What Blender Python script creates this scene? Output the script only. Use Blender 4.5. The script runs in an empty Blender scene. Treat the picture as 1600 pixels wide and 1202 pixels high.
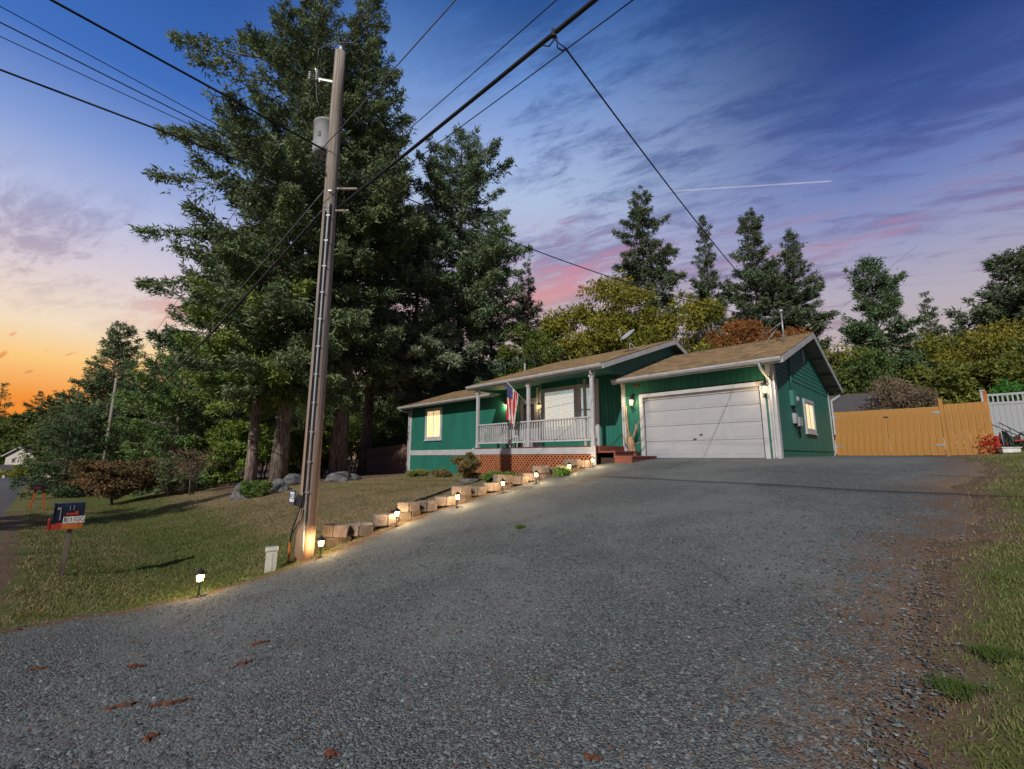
import bpy, bmesh, math, random
import numpy as np
from mathutils import Vector, Matrix, Euler

R = math.radians
rng = np.random.default_rng(7)
random.seed(7)
S = bpy.context.scene
col = S.collection

# ------------------------------------------------------------------ camera
F_PX, PITCH = 680.0, R(9.4)
cam_d = bpy.data.cameras.new('camera')
cam_d.sensor_width = 36.0
cam_d.lens = F_PX / 1600.0 * 36.0
cam_d.clip_start = 0.05
cam_d.clip_end = 3000
cam = bpy.data.objects.new('camera', cam_d)
col.objects.link(cam)
cam.rotation_euler = (math.pi / 2 + PITCH, 0, 0)
S.camera = cam

# ------------------------------------------------------------------ world (twilight sky)
def lin(c):
    c = c / 255.0
    return c / 12.92 if c <= 0.04045 else ((c + 0.055) / 1.055) ** 2.4
def rgb(r, g, b):
    return (lin(r), lin(g), lin(b), 1.0)

W = bpy.data.worlds.new('World')
S.world = W
W.use_nodes = True
NT = W.node_tree
NT.nodes.clear()
def N(nt, t, **kw):
    n = nt.nodes.new(t)
    for k, v in kw.items():
        setattr(n, k, v)
    return n
def setin(nt, n, i, v):
    if isinstance(v, bpy.types.NodeSocket):
        nt.links.new(v, n.inputs[i])
    else:
        n.inputs[i].default_value = v
def mth(nt, op, a, b=None, clamp=False):
    n = N(nt, 'ShaderNodeMath', operation=op)
    n.use_clamp = clamp
    setin(nt, n, 0, a)
    if b is not None:
        setin(nt, n, 1, b)
    return n.outputs[0]
def ramp(nt, fac, stops, interp='LINEAR'):
    n = N(nt, 'ShaderNodeValToRGB')
    cr = n.color_ramp
    cr.interpolation = interp
    while len(cr.elements) < len(stops):
        cr.elements.new(0.5)
    for e, (p, c) in zip(cr.elements, stops):
        e.position = p
        e.color = c
    setin(nt, n, 0, fac)
    return n.outputs[0]
def mixc(nt, fac, a, b, mode='MIX'):
    n = N(nt, 'ShaderNodeMix', data_type='RGBA', blend_type=mode)
    setin(nt, n, 0, fac)
    setin(nt, n, 6, a)
    setin(nt, n, 7, b)
    return n.outputs[2]
def mapr(nt, v, a, b, c=0.0, d=1.0):
    n = N(nt, 'ShaderNodeMapRange', interpolation_type='SMOOTHSTEP')
    for i, q in enumerate((v, a, b, c, d)):
        setin(nt, n, i, q)
    return n.outputs[0]
def vdot(nt, v, w):
    n = N(nt, 'ShaderNodeVectorMath', operation='DOT_PRODUCT')
    nt.links.new(v, n.inputs[0])
    n.inputs[1].default_value = w
    return n.outputs['Value']
def comb(nt, x, y, z):
    n = N(nt, 'ShaderNodeCombineXYZ')
    for i, q in enumerate((x, y, z)):
        setin(nt, n, i, q)
    return n.outputs[0]
def noise(nt, v, scale, detail=5.0, rough=0.55, dist=0.0):
    n = N(nt, 'ShaderNodeTexNoise')
    if v is not None:
        nt.links.new(v, n.inputs['Vector'])
    n.inputs['Scale'].default_value = scale
    n.inputs['Detail'].default_value = detail
    n.inputs['Roughness'].default_value = rough
    n.inputs['Distortion'].default_value = dist
    return n.outputs['Fac']

SEEDS = (11.2, 5.3, 6.6, 3.3)
def build_sky():
    nt = NT
    tc = N(nt, 'ShaderNodeTexCoord')
    d = tc.outputs['Generated']
    sp = N(nt, 'ShaderNodeSeparateXYZ')
    nt.links.new(d, sp.inputs[0])
    x, y, z = sp.outputs
    zc = mth(nt, 'MAXIMUM', z, 0.0)
    hor = mth(nt, 'SQRT', mth(nt, 'ADD', mth(nt, 'MULTIPLY', x, x), mth(nt, 'MULTIPLY', y, y)))
    az = mth(nt, 'DIVIDE', vdot(nt, d, (-0.75, 0.66, 0)), mth(nt, 'MAXIMUM', hor, 1e-4))
    top = rgb(13, 34, 82)
    Lr = ramp(nt, zc, [(0, rgb(232, 122, 34)), (.09, rgb(244, 148, 58)), (.155, rgb(252, 204, 132)), (.21, rgb(243, 222, 194)),
                       (.30, rgb(219, 206, 213)), (.39, rgb(184, 191, 224)), (.48, rgb(132, 158, 214)), (.58, rgb(66, 112, 190)), (.75, rgb(36, 78, 152)), (1, top)])
    Cr = ramp(nt, zc, [(0, rgb(205, 165, 140)), (.2, rgb(193, 171, 168)), (.33, rgb(204, 183, 184)), (.43, rgb(184, 184, 210)), (.54, rgb(174, 193, 225)),
                       (.62, rgb(150, 174, 221)), (.70, rgb(104, 142, 204)), (.777, rgb(54, 98, 166)), (1, top)])
    Rr = ramp(nt, zc, [(0, rgb(190, 165, 158)), (.20, rgb(190, 176, 176)), (.28, rgb(178, 172, 188)), (.36, rgb(152, 157, 194)), (.45, rgb(112, 130, 186)),
                       (.53, rgb(76, 100, 164)), (.61, rgb(38, 66, 128)), (.72, rgb(22, 46, 100)), (1, top)])
    Br = ramp(nt, zc, [(0, rgb(96, 92, 118)), (.2, rgb(84, 88, 124)), (.4, rgb(52, 66, 112)), (.65, rgb(24, 46, 98)), (1, top)])
    c = mixc(nt, mapr(nt, az, -0.75, -0.1), Br, Rr)
    c = mixc(nt, mapr(nt, az, -0.1, 0.66), c, Cr)
    c = mixc(nt, mapr(nt, az, 0.86, 0.995), c, Lr)
    # cloud plane, streaks running towards the sunset
    den = mth(nt, 'ADD', zc, 0.13)
    p = comb(nt, mth(nt, 'DIVIDE', x, den), mth(nt, 'DIVIDE', y, den), 0.0)
    a = vdot(nt, p, (-0.90, 0.44, 0))
    b = vdot(nt, p, (0.44, 0.90, 0))
    def layer(ka, kb, seed, scale, detail, rough, dist):
        return noise(nt, comb(nt, mth(nt, 'MULTIPLY', a, ka), mth(nt, 'MULTIPLY', b, kb), seed), scale, detail, rough, dist)
    n1 = layer(.34, 1.25, SEEDS[0], 1.6, 10.0, .60, .35)        # long streaks
    n2 = layer(1.3, 3.6, SEEDS[1], 3.6, 8.0, .70, .35)           # mottled ripples
    n4 = layer(.22, .5, SEEDS[2], 1.0, 3.0, .5, .2)             # where the sheet is thick
    thick = mapr(nt, n4, .36, .62)
    nn = mth(nt, 'ADD', mth(nt, 'MULTIPLY', n1, 0.55), mth(nt, 'MULTIPLY', n2, 0.45))
    m1 = mapr(nt, nn, 0.455, 0.585)
    lo = mapr(nt, zc, 0.16, 0.30)
    clearL = mapr(nt, az, 0.60, 0.93, 1.0, 0.0)                  # the sunset side is clear higher up
    clearL = mth(nt, 'MAXIMUM', clearL, mapr(nt, zc, 0.46, 0.36, 0.0, 0.85))
    amt = mth(nt, 'MULTIPLY', mth(nt, 'MULTIPLY', lo, clearL), mth(nt, 'ADD', mth(nt, 'MULTIPLY', thick, .50), .36))
    m1 = mth(nt, 'MULTIPLY', m1, amt)
    cc = ramp(nt, zc, [(0, rgb(200, 120, 80)), (.24, rgb(128, 92, 128)), (.38, rgb(92, 84, 142)), (.50, rgb(62, 80, 142)), (.64, rgb(40, 70, 132)), (.78, rgb(24, 58, 118)), (1, rgb(12, 32, 78))])
    c = mixc(nt, m1, c, cc)
    # pink undersides
    n3 = layer(.34, 1.25, SEEDS[0] + .13, 1.6, 10.0, .60, .35)
    n5 = layer(.25, .75, SEEDS[3], 1.3, 4.0, .5, .3)
    win = mth(nt, 'MULTIPLY', mapr(nt, zc, 0.18, 0.28), mapr(nt, zc, 0.40, 0.56, 1.0, 0.55))
    m3 = mth(nt, 'MULTIPLY', mapr(nt, mth(nt, 'ADD', mth(nt, 'MULTIPLY', n3, .7), mth(nt, 'MULTIPLY', n2, .3)), 0.46, 0.58), mth(nt, 'MULTIPLY', mapr(nt, n5, .52, .66), mth(nt, 'MULTIPLY', win, 0.80)))
    m3 = mth(nt, 'MULTIPLY', m3, clearL)
    pk = ramp(nt, zc, [(0, rgb(250, 170, 110)), (.28, rgb(240, 168, 150)), (.40, rgb(214, 142, 156)), (.55, rgb(176, 96, 120)), (1, rgb(90, 50, 90))])
    c = mixc(nt, m3, c, pk)
    # small glowing wisps low in the sunset
    n6 = layer(.9, 4.5, 5.5, 2.2, 3.0, .5, .1)
    wz = mth(nt, 'MULTIPLY', mapr(nt, zc, .06, .10), mapr(nt, zc, .18, .24, 1, 0))
    c = mixc(nt, mth(nt, 'MULTIPLY', mapr(nt, n6, .62, .70), mth(nt, 'MULTIPLY', wz, mapr(nt, az, .8, .95, 0, .55))), c, rgb(216, 110, 60))
    # contrail
    def dv(px, py):
        u = 601 - py
        v = Vector((px - 800, F_PX * math.cos(PITCH) - u * math.sin(PITCH), F_PX * math.sin(PITCH) + u * math.cos(PITCH)))
        return v.normalized()
    d0, d1 = dv(1030, 300), dv(1302, 283)
    nrm = d0.cross(d1).normalized()
    along = (d1 - d0).normalized()
    off = mth(nt, 'ABSOLUTE', vdot(nt, d, nrm))
    al = vdot(nt, d, along)
    a0, a1 = d0.dot(along), d1.dot(along)
    ct = mth(nt, 'MULTIPLY', mapr(nt, off, 0.0004, 0.0019, 1, 0), mth(nt, 'MULTIPLY', mapr(nt, al, a0, a0 + .05), mapr(nt, al, a1 - .006, a1, 1, 0)))
    front = mapr(nt, y, 0.1, 0.2)
    ct = mth(nt, 'MULTIPLY', mth(nt, 'MULTIPLY', ct, front), mth(nt, 'ADD', mth(nt, 'MULTIPLY', noise(nt, d, 30.0, 2.0), 1.0), 0.15))
    c = mixc(nt, mth(nt, 'MULTIPLY', ct, .5), c, rgb(235, 222, 226))
    bg = N(nt, 'ShaderNodeBackground')
    nt.links.new(c, bg.inputs[0])
    bg.inputs[1].default_value = 1.0
    out = N(nt, 'ShaderNodeOutputWorld')
    nt.links.new(bg.outputs[0], out.inputs[0])
build_sky()

# ------------------------------------------------------------------ sun, exposure
SUN_EL = R(33)
sun_dir = Vector((0.35 * math.cos(SUN_EL), 0.937 * math.cos(SUN_EL), -math.sin(SUN_EL)))
sd = bpy.data.lights.new('sun', 'SUN')
sd.energy = 3.6
sd.angle = R(0.5)
sd.color = (1.0, 0.94, 0.84)
sun = bpy.data.objects.new('sun', sd)
sun.rotation_euler = sun_dir.to_track_quat('-Z', 'Y').to_euler()
sun.location = (0, -20, 40)
col.objects.link(sun)
S.view_settings.view_transform = 'Standard'
S.view_settings.look = 'None'
S.view_settings.exposure = 0.0
S.view_settings.gamma = 1.0
S.view_settings.use_curve_mapping = False

# ------------------------------------------------------------------ frames: t runs left along the house front, s runs back from it
CX, CY = 7.81, 12.81
UX, UY = -0.702, 0.712
VX, VY = 0.712, 0.702
HROT = math.atan2(-UY, -UX)
def TS(t, s):
    return CX + t * UX + s * VX, CY + t * UY + s * VY
def to_ts(x, y):
    dx, dy = x - CX, y - CY
    return dx * UX + dy * UY, dx * VX + dy * VY
def ray(px, py):
    u = 601 - py
    return px - 800, F_PX * math.cos(PITCH) - u * math.sin(PITCH), F_PX * math.sin(PITCH) + u * math.cos(PITCH)
def at(px, py, Y):
    a, b, c = ray(px, py)
    return a / b * Y, Y, c / b * Y

TK = np.array([-90, -12, -6, -4.2, 0, 4.4, 5, 6.5, 9, 12, 16, 20, 27, 50, 130., 260.])
SK = np.array([-90, -22, -15.2, -13, -11.4, -9, -6.5, -4, -1.7, .5, 8, 11, 20, 60, 160.])
drv = [-2.2, -1.98, -1.95, -1.97, -1.75, -1.33, -.91, -.55, -.2, -.04, 0, .1, .3, .8, 1.5]
ZC = [
    [-1.5, -1.7, -1.8, -1.75, -1.5, -1.0, -.5, -.1, .3, .6, 1.2, 1.5, 2, 2.5, 3],
    [-2.0, -1.9, -1.9, -1.85, -1.5, -1.05, -.6, -.22, .15, .4, .9, 1.3, 1.6, 2, 2.5],
    [-2.2, -1.96, -1.93, -1.93, -1.66, -1.23, -.8, -.42, -.06, .1, .22, .9, 1.2, 1.5, 2],
    drv, drv,
    [-2.2, -1.98, -1.95, -2.0, -1.78, -1.33, -.91, -.55, -.2, -.04, 0, .1, .3, .8, 1.5],
    [-2.2, -1.98, -1.95, -2.1, -1.86, -1.31, -.89, -.53, -.24, -.1, 0, .1, .3, .8, 1.5],
    [-2.2, -1.98, -1.94, -2.27, -1.93, -1.3, -.95, -.64, -.42, -.35, 0, .1, .3, .8, 1.5],
    [-2.2, -1.98, -1.95, -2.36, -1.98, -1.4, -1.1, -.9, -.75, -.7, -.5, -.3, 0, .5, 1],
    [-2.3, -2.02, -1.99, -2.4, -2.02, -1.5, -1.2, -1.05, -.95, -.9, -.6, -.5, -.2, .3, 1],
    [-2.4, -2.1, -2.08, -2.36, -2.05, -1.6, -1.32, -1.14, -1.0, -.95, -.7, -.6, -.4, .1, .8],
    [-2.5, -2.25, -2.22, -2.4, -2.12, -1.7, -1.42, -1.24, -1.07, -.98, -.8, -.7, -.5, 0, .6],
    [-2.8, -2.52, -2.5, -2.6, -2.25, -1.85, -1.6, -1.5, -1.42, -1.4, -1.2, -1.0, -.8, -.4, 0],
    [-3.4, -3.2, -3.2, -3.1, -2.9, -2.7, -2.5, -2.4, -2.3, -2.2, -2.0, -1.8, -1.6, -1.2, -.6],
    [-4.5, -4.2, -4.2, -4.1, -4, -3.8, -3.6, -3.5, -3.4, -3.3, -3.0, -2.8, -2.4, -2, -1.5],
    [-4.5, -4.2, -4.2, -4.1, -4, -3.8, -3.6, -3.5, -3.4, -3.3, -3.0, -2.8, -2.4, -2, -1.5]]
ZC = np.array(ZC)                       # [t, s]
GS = 0.5
gt = np.arange(-90, 260.01, GS)
gs = np.arange(-90, 160.01, GS)
def _bil(tk, sk, Z, t, s):
    t = np.clip(t, tk[0], tk[-1] - 1e-6)
    s = np.clip(s, sk[0], sk[-1] - 1e-6)
    i = np.clip(np.searchsorted(tk, t, side='right') - 1, 0, len(tk) - 2)
    j = np.clip(np.searchsorted(sk, s, side='right') - 1, 0, len(sk) - 2)
    a = (t - tk[i]) / (tk[i + 1] - tk[i])
    b = (s - sk[j]) / (sk[j + 1] - sk[j])
    return (Z[i, j] * (1 - a) * (1 - b) + Z[i + 1, j] * a * (1 - b) + Z[i, j + 1] * (1 - a) * b + Z[i + 1, j + 1] * a * b)
TT, SS = np.meshgrid(gt, gs, indexing='ij')
ZG = _bil(TK, SK, ZC, TT, SS)
for _ in range(3):
    P = np.pad(ZG, 1, mode='edge')
    ZG = (P[:-2, 1:-1] + P[2:, 1:-1] + P[1:-1, :-2] + P[1:-1, 2:] + 2 * P[1:-1, 1:-1]) / 6
def gz_ts(t, s):
    t = np.asarray(t, float)
    s = np.asarray(s, float)
    return _bil(gt, gs, ZG, t, s) + 0.015 * np.sin(t * 1.7 + s * .9) * np.sin(s * 1.3 - t * .4)
def gz(x, y):
    t, s = to_ts(np.asarray(x, float), np.asarray(y, float))
    return gz_ts(t, s)
def gp(px, py):                          # where a pixel's ray meets the ground
    a, b, c = ray(px, py)
    prev = 0.5
    Y = 0.5
    while Y < 200:
        if c / b * Y < float(gz(a / b * Y, Y)):
            lo_, hi_ = prev, Y
            for _ in range(30):
                m = (lo_ + hi_) / 2
                if c / b * m < float(gz(a / b * m, m)):
                    hi_ = m
                else:
                    lo_ = m
            return a / b * lo_, lo_, float(gz(a / b * lo_, lo_))
        prev = Y
        Y += 0.1
    return a / b * 60, 60, float(gz(a / b * 60, 60))

def noise2(x, y, k=1.0, seed=0.0):       # cheap smooth value noise
    x = np.asarray(x) * k + seed
    y = np.asarray(y) * k + seed * 1.7
    return (np.sin(x * 1.3 + 2 * np.sin(y * .7)) + np.sin(y * 1.9 + 1.5 * np.sin(x * 1.1 + 2)) + np.sin((x + y) * 2.7 + np.sin(x * 3.1))) / 3

def drive_left(s):
    e = np.interp(s, [-15.2, -13, -11.4, -9, -6, 10], [4.25, 4.3, 4.6, 4.9, 5.0, 5.0])
    return e + .16 * noise2(s, s * 0 + 3, 1.6) + .07 * noise2(s, s * 0, 6)
def drive_right(s):
    e = np.interp(s, [-15.2, -12, -10, -6, 2, 8], [-4.6, -3.35, -3.2, -3.6, -4.1, -4.5])
    return e + .25 * noise2(s, s * 0 + 1, 1.3, 5) + .1 * noise2(s, s * 0, 5, 2)

# ------------------------------------------------------------------ helpers
def tag(o, label=None, cat=None, group=None, kind=None):
    if label: o['label'] = label
    if cat: o['category'] = cat
    if group: o['group'] = group
    if kind: o['kind'] = kind
    return o
def empty(name, loc=(0, 0, 0), rz=0.0, parent=None):
    o = bpy.data.objects.new(name, None)
    o.empty_display_size = 0.2
    o.location = loc
    o.rotation_euler = (0, 0, rz)
    col.objects.link(o)
    if parent: o.parent = parent
    return o
def link(name, me, parent=None, loc=None):
    o = bpy.data.objects.new(name, me)
    col.objects.link(o)
    if parent: o.parent = parent
    if loc is not None: o.location = loc
    return o
def copy_tree(o, parent=None):
    c = o.copy()
    col.objects.link(c)
    if parent: c.parent = parent
    for ch in list(o.children):
        copy_tree(ch, c)
    return c
def np_mesh(name, V, Fc, mat, colors=None, smooth=False):
    V = np.asarray(V, np.float32)
    Fc = np.asarray(Fc, np.int32)
    k = Fc.shape[1]
    me = bpy.data.meshes.new(name)
    me.vertices.add(len(V))
    me.vertices.foreach_set('co', V.ravel())
    me.loops.add(Fc.size)
    me.loops.foreach_set('vertex_index', Fc.ravel())
    me.polygons.add(len(Fc))
    me.polygons.foreach_set('loop_start', np.arange(0, Fc.size, k, dtype=np.int32))
    if smooth:
        me.polygons.foreach_set('use_smooth', np.ones(len(Fc), bool))
    if colors is not None:
        a = me.color_attributes.new('Col', 'FLOAT_COLOR', 'POINT')
        c = np.ones((len(V), 4), np.float32)
        c[:, :3] = colors
        a.data.foreach_set('color', c.ravel())
    me.materials.append(mat)
    me.update(calc_edges=True)
    return me

class MB:
    def __init__(self):
        self.v, self.f, self.m, self.cur, self.sm = [], [], [], 0, []
        self.smooth = False
    def add(self, vs, fs):
        o = len(self.v)
        self.v += [tuple(q) for q in vs]
        for f in fs:
            self.f.append([i + o for i in f])
            self.m.append(self.cur)
            self.sm.append(self.smooth)
        return self
    def box(self, a, b, mt=None):
        x0, y0, z0 = a
        x1, y1, z1 = b
        vs = [Vector(q) for q in ((x0, y0, z0), (x1, y0, z0), (x1, y1, z0), (x0, y1, z0), (x0, y0, z1), (x1, y0, z1), (x1, y1, z1), (x0, y1, z1))]
        if mt: vs = [mt @ q for q in vs]
        return self.add(vs, [(0, 3, 2, 1), (4, 5, 6, 7), (0, 1, 5, 4), (1, 2, 6, 5), (2, 3, 7, 6), (3, 0, 4, 7)])
    def cbox(self, c, s, mt=None):
        return self.box([c[i] - s[i] / 2 for i in range(3)], [c[i] + s[i] / 2 for i in range(3)], mt)
    def bar(self, p, q, w, h, up=(0, 0, 1)):
        p, q, up = Vector(p), Vector(q), Vector(up)
        d = (q - p).normalized()
        if abs(d.dot(up)) > .98: up = Vector((0, 1, 0))
        sx = d.cross(up).normalized() * w / 2
        sy = sx.cross(d).normalized() * h / 2
        vs = [p - sx - sy, p + sx - sy, p + sx + sy, p - sx + sy, q - sx - sy, q + sx - sy, q + sx + sy, q - sx + sy]
        return self.add(vs, [(3, 2, 1, 0), (4, 5, 6, 7), (0, 1, 5, 4), (1, 2, 6, 5), (2, 3, 7, 6), (3, 0, 4, 7)])
    def tube(self, pts, rad, n=8, caps=True):
        pts = [Vector(p) for p in pts]
        if not hasattr(rad, '__len__'): rad = [rad] * len(pts)
        rings = []
        ref = Vector((0.123, 0.37, 0.92)).normalized()
        for i, p in enumerate(pts):
            d = (pts[min(i + 1, len(pts) - 1)] - pts[max(i - 1, 0)]).normalized()
            r_ = ref if abs(d.dot(ref)) < .95 else Vector((1, 0, 0))
            a = d.cross(r_).normalized()
            b = d.cross(a).normalized()
            rings.append([p + (a * math.cos(2 * math.pi * k / n) + b * math.sin(2 * math.pi * k / n)) * rad[i] for k in range(n)])
        vs = [q for r_ in rings for q in r_]
        fs = []
        for i in range(len(pts) - 1):
            for k in range(n):
                k2 = (k + 1) % n
                fs.append((i * n + k, i * n + k2, (i + 1) * n + k2, (i + 1) * n + k))
        if caps:
            fs.append(tuple(range(n))[::-1])
            fs.append(tuple((len(pts) - 1) * n + k for k in range(n)))
        sm, self.smooth = self.smooth, True
        self.add(vs, fs)
        self.smooth = sm
        return self
    def lathe(self, prof, c=(0, 0, 0), n=16, mt=None):
        vs, fs = [], []
        for (r_, z) in prof:
            for k in range(n):
                a = 2 * math.pi * k / n
                q = Vector((c[0] + r_ * math.cos(a), c[1] + r_ * math.sin(a), c[2] + z))
                vs.append(mt @ q if mt else q)
        for i in range(len(prof) - 1):
            for k in range(n):
                k2 = (k + 1) % n
                fs.append((i * n + k, i * n + k2, (i + 1) * n + k2, (i + 1) * n + k))
        fs.append(tuple(range(n))[::-1])
        fs.append(tuple((len(prof) - 1) * n + k for k in range(n)))
        sm, self.smooth = self.smooth, n > 6
        self.add(vs, fs)
        self.smooth = sm
        return self
    def prism(self, poly, d):             # polygon (3-D points) extruded along d
        d = Vector(d)
        n = len(poly)
        vs = [Vector(p) for p in poly] + [Vector(p) + d for p in poly]
        fs = [tuple(range(n))[::-1], tuple(range(n, 2 * n))]
        for k in range(n):
            k2 = (k + 1) % n
            fs.append((k, k2, n + k2, n + k))
        return self.add(vs, fs)
    def mesh(self, name, mats):
        me = bpy.data.meshes.new(name)
        me.from_pydata(self.v, [], self.f)
        if not isinstance(mats, (list, tuple)): mats = [mats]
        for m_ in mats: me.materials.append(m_)
        me.polygons.foreach_set('material_index', self.m)
        me.polygons.foreach_set('use_smooth', self.sm)
        bm = bmesh.new()
        bm.from_mesh(me)
        bmesh.ops.recalc_face_normals(bm, faces=bm.faces)
        bm.to_mesh(me)
        bm.free()
        return me
    def build(self, name, mats, parent=None, loc=None, bevel=0):
        o = link(name, self.mesh(name, mats), parent, loc)
        if bevel:
            md = o.modifiers.new('bevel', 'BEVEL')
            md.width = bevel
            md.segments = 2
            md.limit_method = 'ANGLE'
        return o

# ------------------------------------------------------------------ materials
def base_mat(name):
    m = bpy.data.materials.new(name)
    m.use_nodes = True
    nt = m.node_tree
    b = nt.nodes['Principled BSDF']
    return m, nt, b
def pmat(name, c1, c2=None, rough=.7, scale=6.0, bump=0.0, bscale=60.0, metal=0.0, stretch=(1, 1, 1), spec=.3, lo=.35, hi=.65, detail=6):
    m, nt, b = base_mat(name)
    tc = N(nt, 'ShaderNodeTexCoord')
    mp = N(nt, 'ShaderNodeMapping')
    nt.links.new(tc.outputs['Object'], mp.inputs[0])
    mp.inputs['Scale'].default_value = stretch
    v = mp.outputs[0]
    if c2 is None: c2 = tuple(q * .72 for q in c1)
    f = noise(nt, v, scale, detail, .6)
    c = mixc(nt, mapr(nt, f, lo, hi), (*c1, 1), (*c2, 1))
    nt.links.new(c, b.inputs['Base Color'])
    b.inputs['Roughness'].default_value = rough
    b.inputs['Metallic'].default_value = metal
    b.inputs['Specular IOR Level'].default_value = spec
    if bump:
        f2 = noise(nt, v, bscale, 4, .6)
        bp = N(nt, 'ShaderNodeBump')
        bp.inputs['Strength'].default_value = bump
        bp.inputs['Distance'].default_value = .02
        nt.links.new(f2, bp.inputs['Height'])
        nt.links.new(bp.outputs[0], b.inputs['Normal'])
    return m
def emat(name, c, strength):
    m, nt, b = base_mat(name)
    b.inputs['Base Color'].default_value = (*c, 1)
    b.inputs['Emission Color'].default_value = (*c, 1)
    b.inputs['Emission Strength'].default_value = strength
    return m
def amat(name, rough=.75, trans=.25, spec=.15):   # colour from the mesh's own colour attribute
    m, nt, b = base_mat(name)
    at_ = N(nt, 'ShaderNodeAttribute', attribute_name='Col')
    nt.links.new(at_.outputs['Color'], b.inputs['Base Color'])
    b.inputs['Roughness'].default_value = rough
    b.inputs['Specular IOR Level'].default_value = spec
    if trans:
        tr = N(nt, 'ShaderNodeBsdfTranslucent')
        nt.links.new(at_.outputs['Color'], tr.inputs[0])
        mx = N(nt, 'ShaderNodeMixShader')
        mx.inputs[0].default_value = trans
        out = nt.nodes['Material Output']
        nt.links.new(b.outputs[0], mx.inputs[1])
        nt.links.new(tr.outputs[0], mx.inputs[2])
        nt.links.new(mx.outputs[0], out.inputs[0])
    return m

M = {}
M['green'] = pmat('green_siding', (.020, .150, .112), (.016, .125, .094), rough=.6, scale=1.6, bump=.25, bscale=55, stretch=(1, 1, .25))
M['green_soffit'] = pmat('green_soffit', (.05, .20, .16), (.042, .17, .135), rough=.7, scale=2)
M['white'] = pmat('white_paint', (.44, .45, .47), (.37, .38, .40), rough=.5, scale=3)
M['door_white'] = pmat('door_white', (.34, .355, .395), (.315, .33, .365), rough=.42, scale=1.2)
M['deck'] = pmat('deck_stain', (.16, .052, .038), (.11, .036, .028), rough=.65, scale=6, stretch=(.4, 4, 4), bump=.2)
M['lattice'] = pmat('lattice_wood', (.46, .17, .075), (.34, .12, .055), rough=.75, scale=6, bump=.2)
M['dark_void'] = pmat('hollow_shade', (.03, .022, .018), rough=.9)  # near-black colour standing in for shade in the hollows under the porch
M['concrete'] = pmat('concrete', (.34, .32, .30), (.24, .22, .21), rough=.9, scale=5, bump=.4)
M['fence'] = pmat('fence_wood', (.41, .21, .055), (.33, .16, .04), rough=.65, scale=3, bump=.3, bscale=50, stretch=(3, 3, .3))
M['fence_dark'] = pmat('fence_dark_wood', (.19, .115, .095), (.11, .065, .055), rough=.8, scale=5, bump=.3, stretch=(2, 2, .4))
M['vinyl'] = pmat('white_vinyl', (.37, .385, .41), (.34, .355, .38), rough=.4, scale=1)
M['metal'] = pmat('galvanised', (.38, .40, .42), (.28, .29, .31), rough=.45, metal=.5, scale=5)
M['grey_paint'] = pmat('grey_paint', (.36, .38, .40), (.27, .28, .30), rough=.55, scale=3)
M['dish'] = pmat('dish_grey', (.40, .42, .44), (.33, .35, .37), rough=.5, scale=3)
M['black'] = pmat('black_metal', (.015, .015, .016), (.025, .024, .023), rough=.5)
M['bark'] = pmat('fir_bark', (.27, .22, .185), (.09, .07, .06), rough=.95, scale=3.5, bump=1.0, bscale=16, stretch=(3, 3, .5), lo=.38, hi=.62)
M['bark2'] = pmat('grey_bark', (.17, .15, .125), (.08, .07, .06), rough=.95, scale=4, bump=.6, bscale=20, stretch=(2, 2, .6))
M['drift'] = pmat('driftwood', (.40, .27, .17), (.20, .125, .08), rough=.9, scale=6, bump=.6, bscale=30, stretch=(3, 3, .6))
M['rock'] = pmat('rock', (.16, .165, .17), (.07, .073, .077), rough=.92, scale=3.5, bump=.9, bscale=12)
M['block'] = pmat('landscape_block', (.24, .21, .19), (.17, .145, .13), rough=.95, scale=9, bump=.8, bscale=70)
M['block_face'] = pmat('landscape_block_split_face', (.20, .16, .14), (.13, .10, .085), rough=.98, scale=11, bump=1.0, bscale=45)
M['pedestal'] = pmat('pedestal_plastic', (.42, .45, .42), (.36, .38, .36), rough=.6, scale=4)
M['cable'] = pmat('cable', (.012, .012, .014), (.02, .02, .022), rough=.6)
M['cable_grey'] = pmat('cable_bare', (.15, .15, .16), (.1, .1, .11), rough=.5)
M['post_grey'] = pmat('grey_post', (.16, .135, .115), (.08, .066, .056), rough=.9, scale=5, bump=.5, stretch=(4, 4, .5))
M['red'] = pmat('red_paint', (.42, .04, .02), (.28, .03, .02), rough=.6, scale=10)
M['orange'] = pmat('orange_wood', (.46, .15, .03), (.32, .09, .02), rough=.75, scale=8)
M['mailbox_blue'] = pmat('mailbox_blue', (.012, .02, .042), (.008, .012, .024), rough=.4, scale=6)
M['plate'] = pmat('plate_white', (.68, .68, .66), rough=.5)
M['ink'] = pmat('ink', (.01, .01, .012), rough=.5)
M['sign_blue'] = pmat('sign_blue', (.015, .05, .16), rough=.4)
M['tan'] = pmat('tan_siding', (.50, .46, .42), (.44, .41, .38), rough=.8, scale=1)
M['glass_dark'] = pmat('dark_glass', (.02, .022, .026), (.03, .032, .036), rough=.08, spec=.6)
M['flag_red'] = pmat('flag_red', (.50, .03, .035), (.40, .02, .03), rough=.8)
M['flag_white'] = pmat('flag_white', (.70, .68, .68), rough=.8)
M['flag_blue'] = pmat('flag_blue', (.03, .05, .17), rough=.8)
M['bark_bit'] = pmat('bark_flake', (.16, .055, .028), (.06, .025, .016), rough=.9, scale=20, bump=.5)
M['leaf'] = amat('foliage')
M['needle'] = amat('conifer_needles', trans=.15)
M['grass'] = amat('grass_blades', trans=.25)
M['stone'] = amat('gravel_stone', trans=0, rough=.85)
M['shingle'] = amat('roof_shingle', trans=0, rough=.9)
M['bulb'] = emat('bulb_glow', (1.0, .58, .20), 3.0)
M['lamp_glass'] = emat('lamp_glass_glow', (1.0, .72, .38), 2.2)

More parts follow.
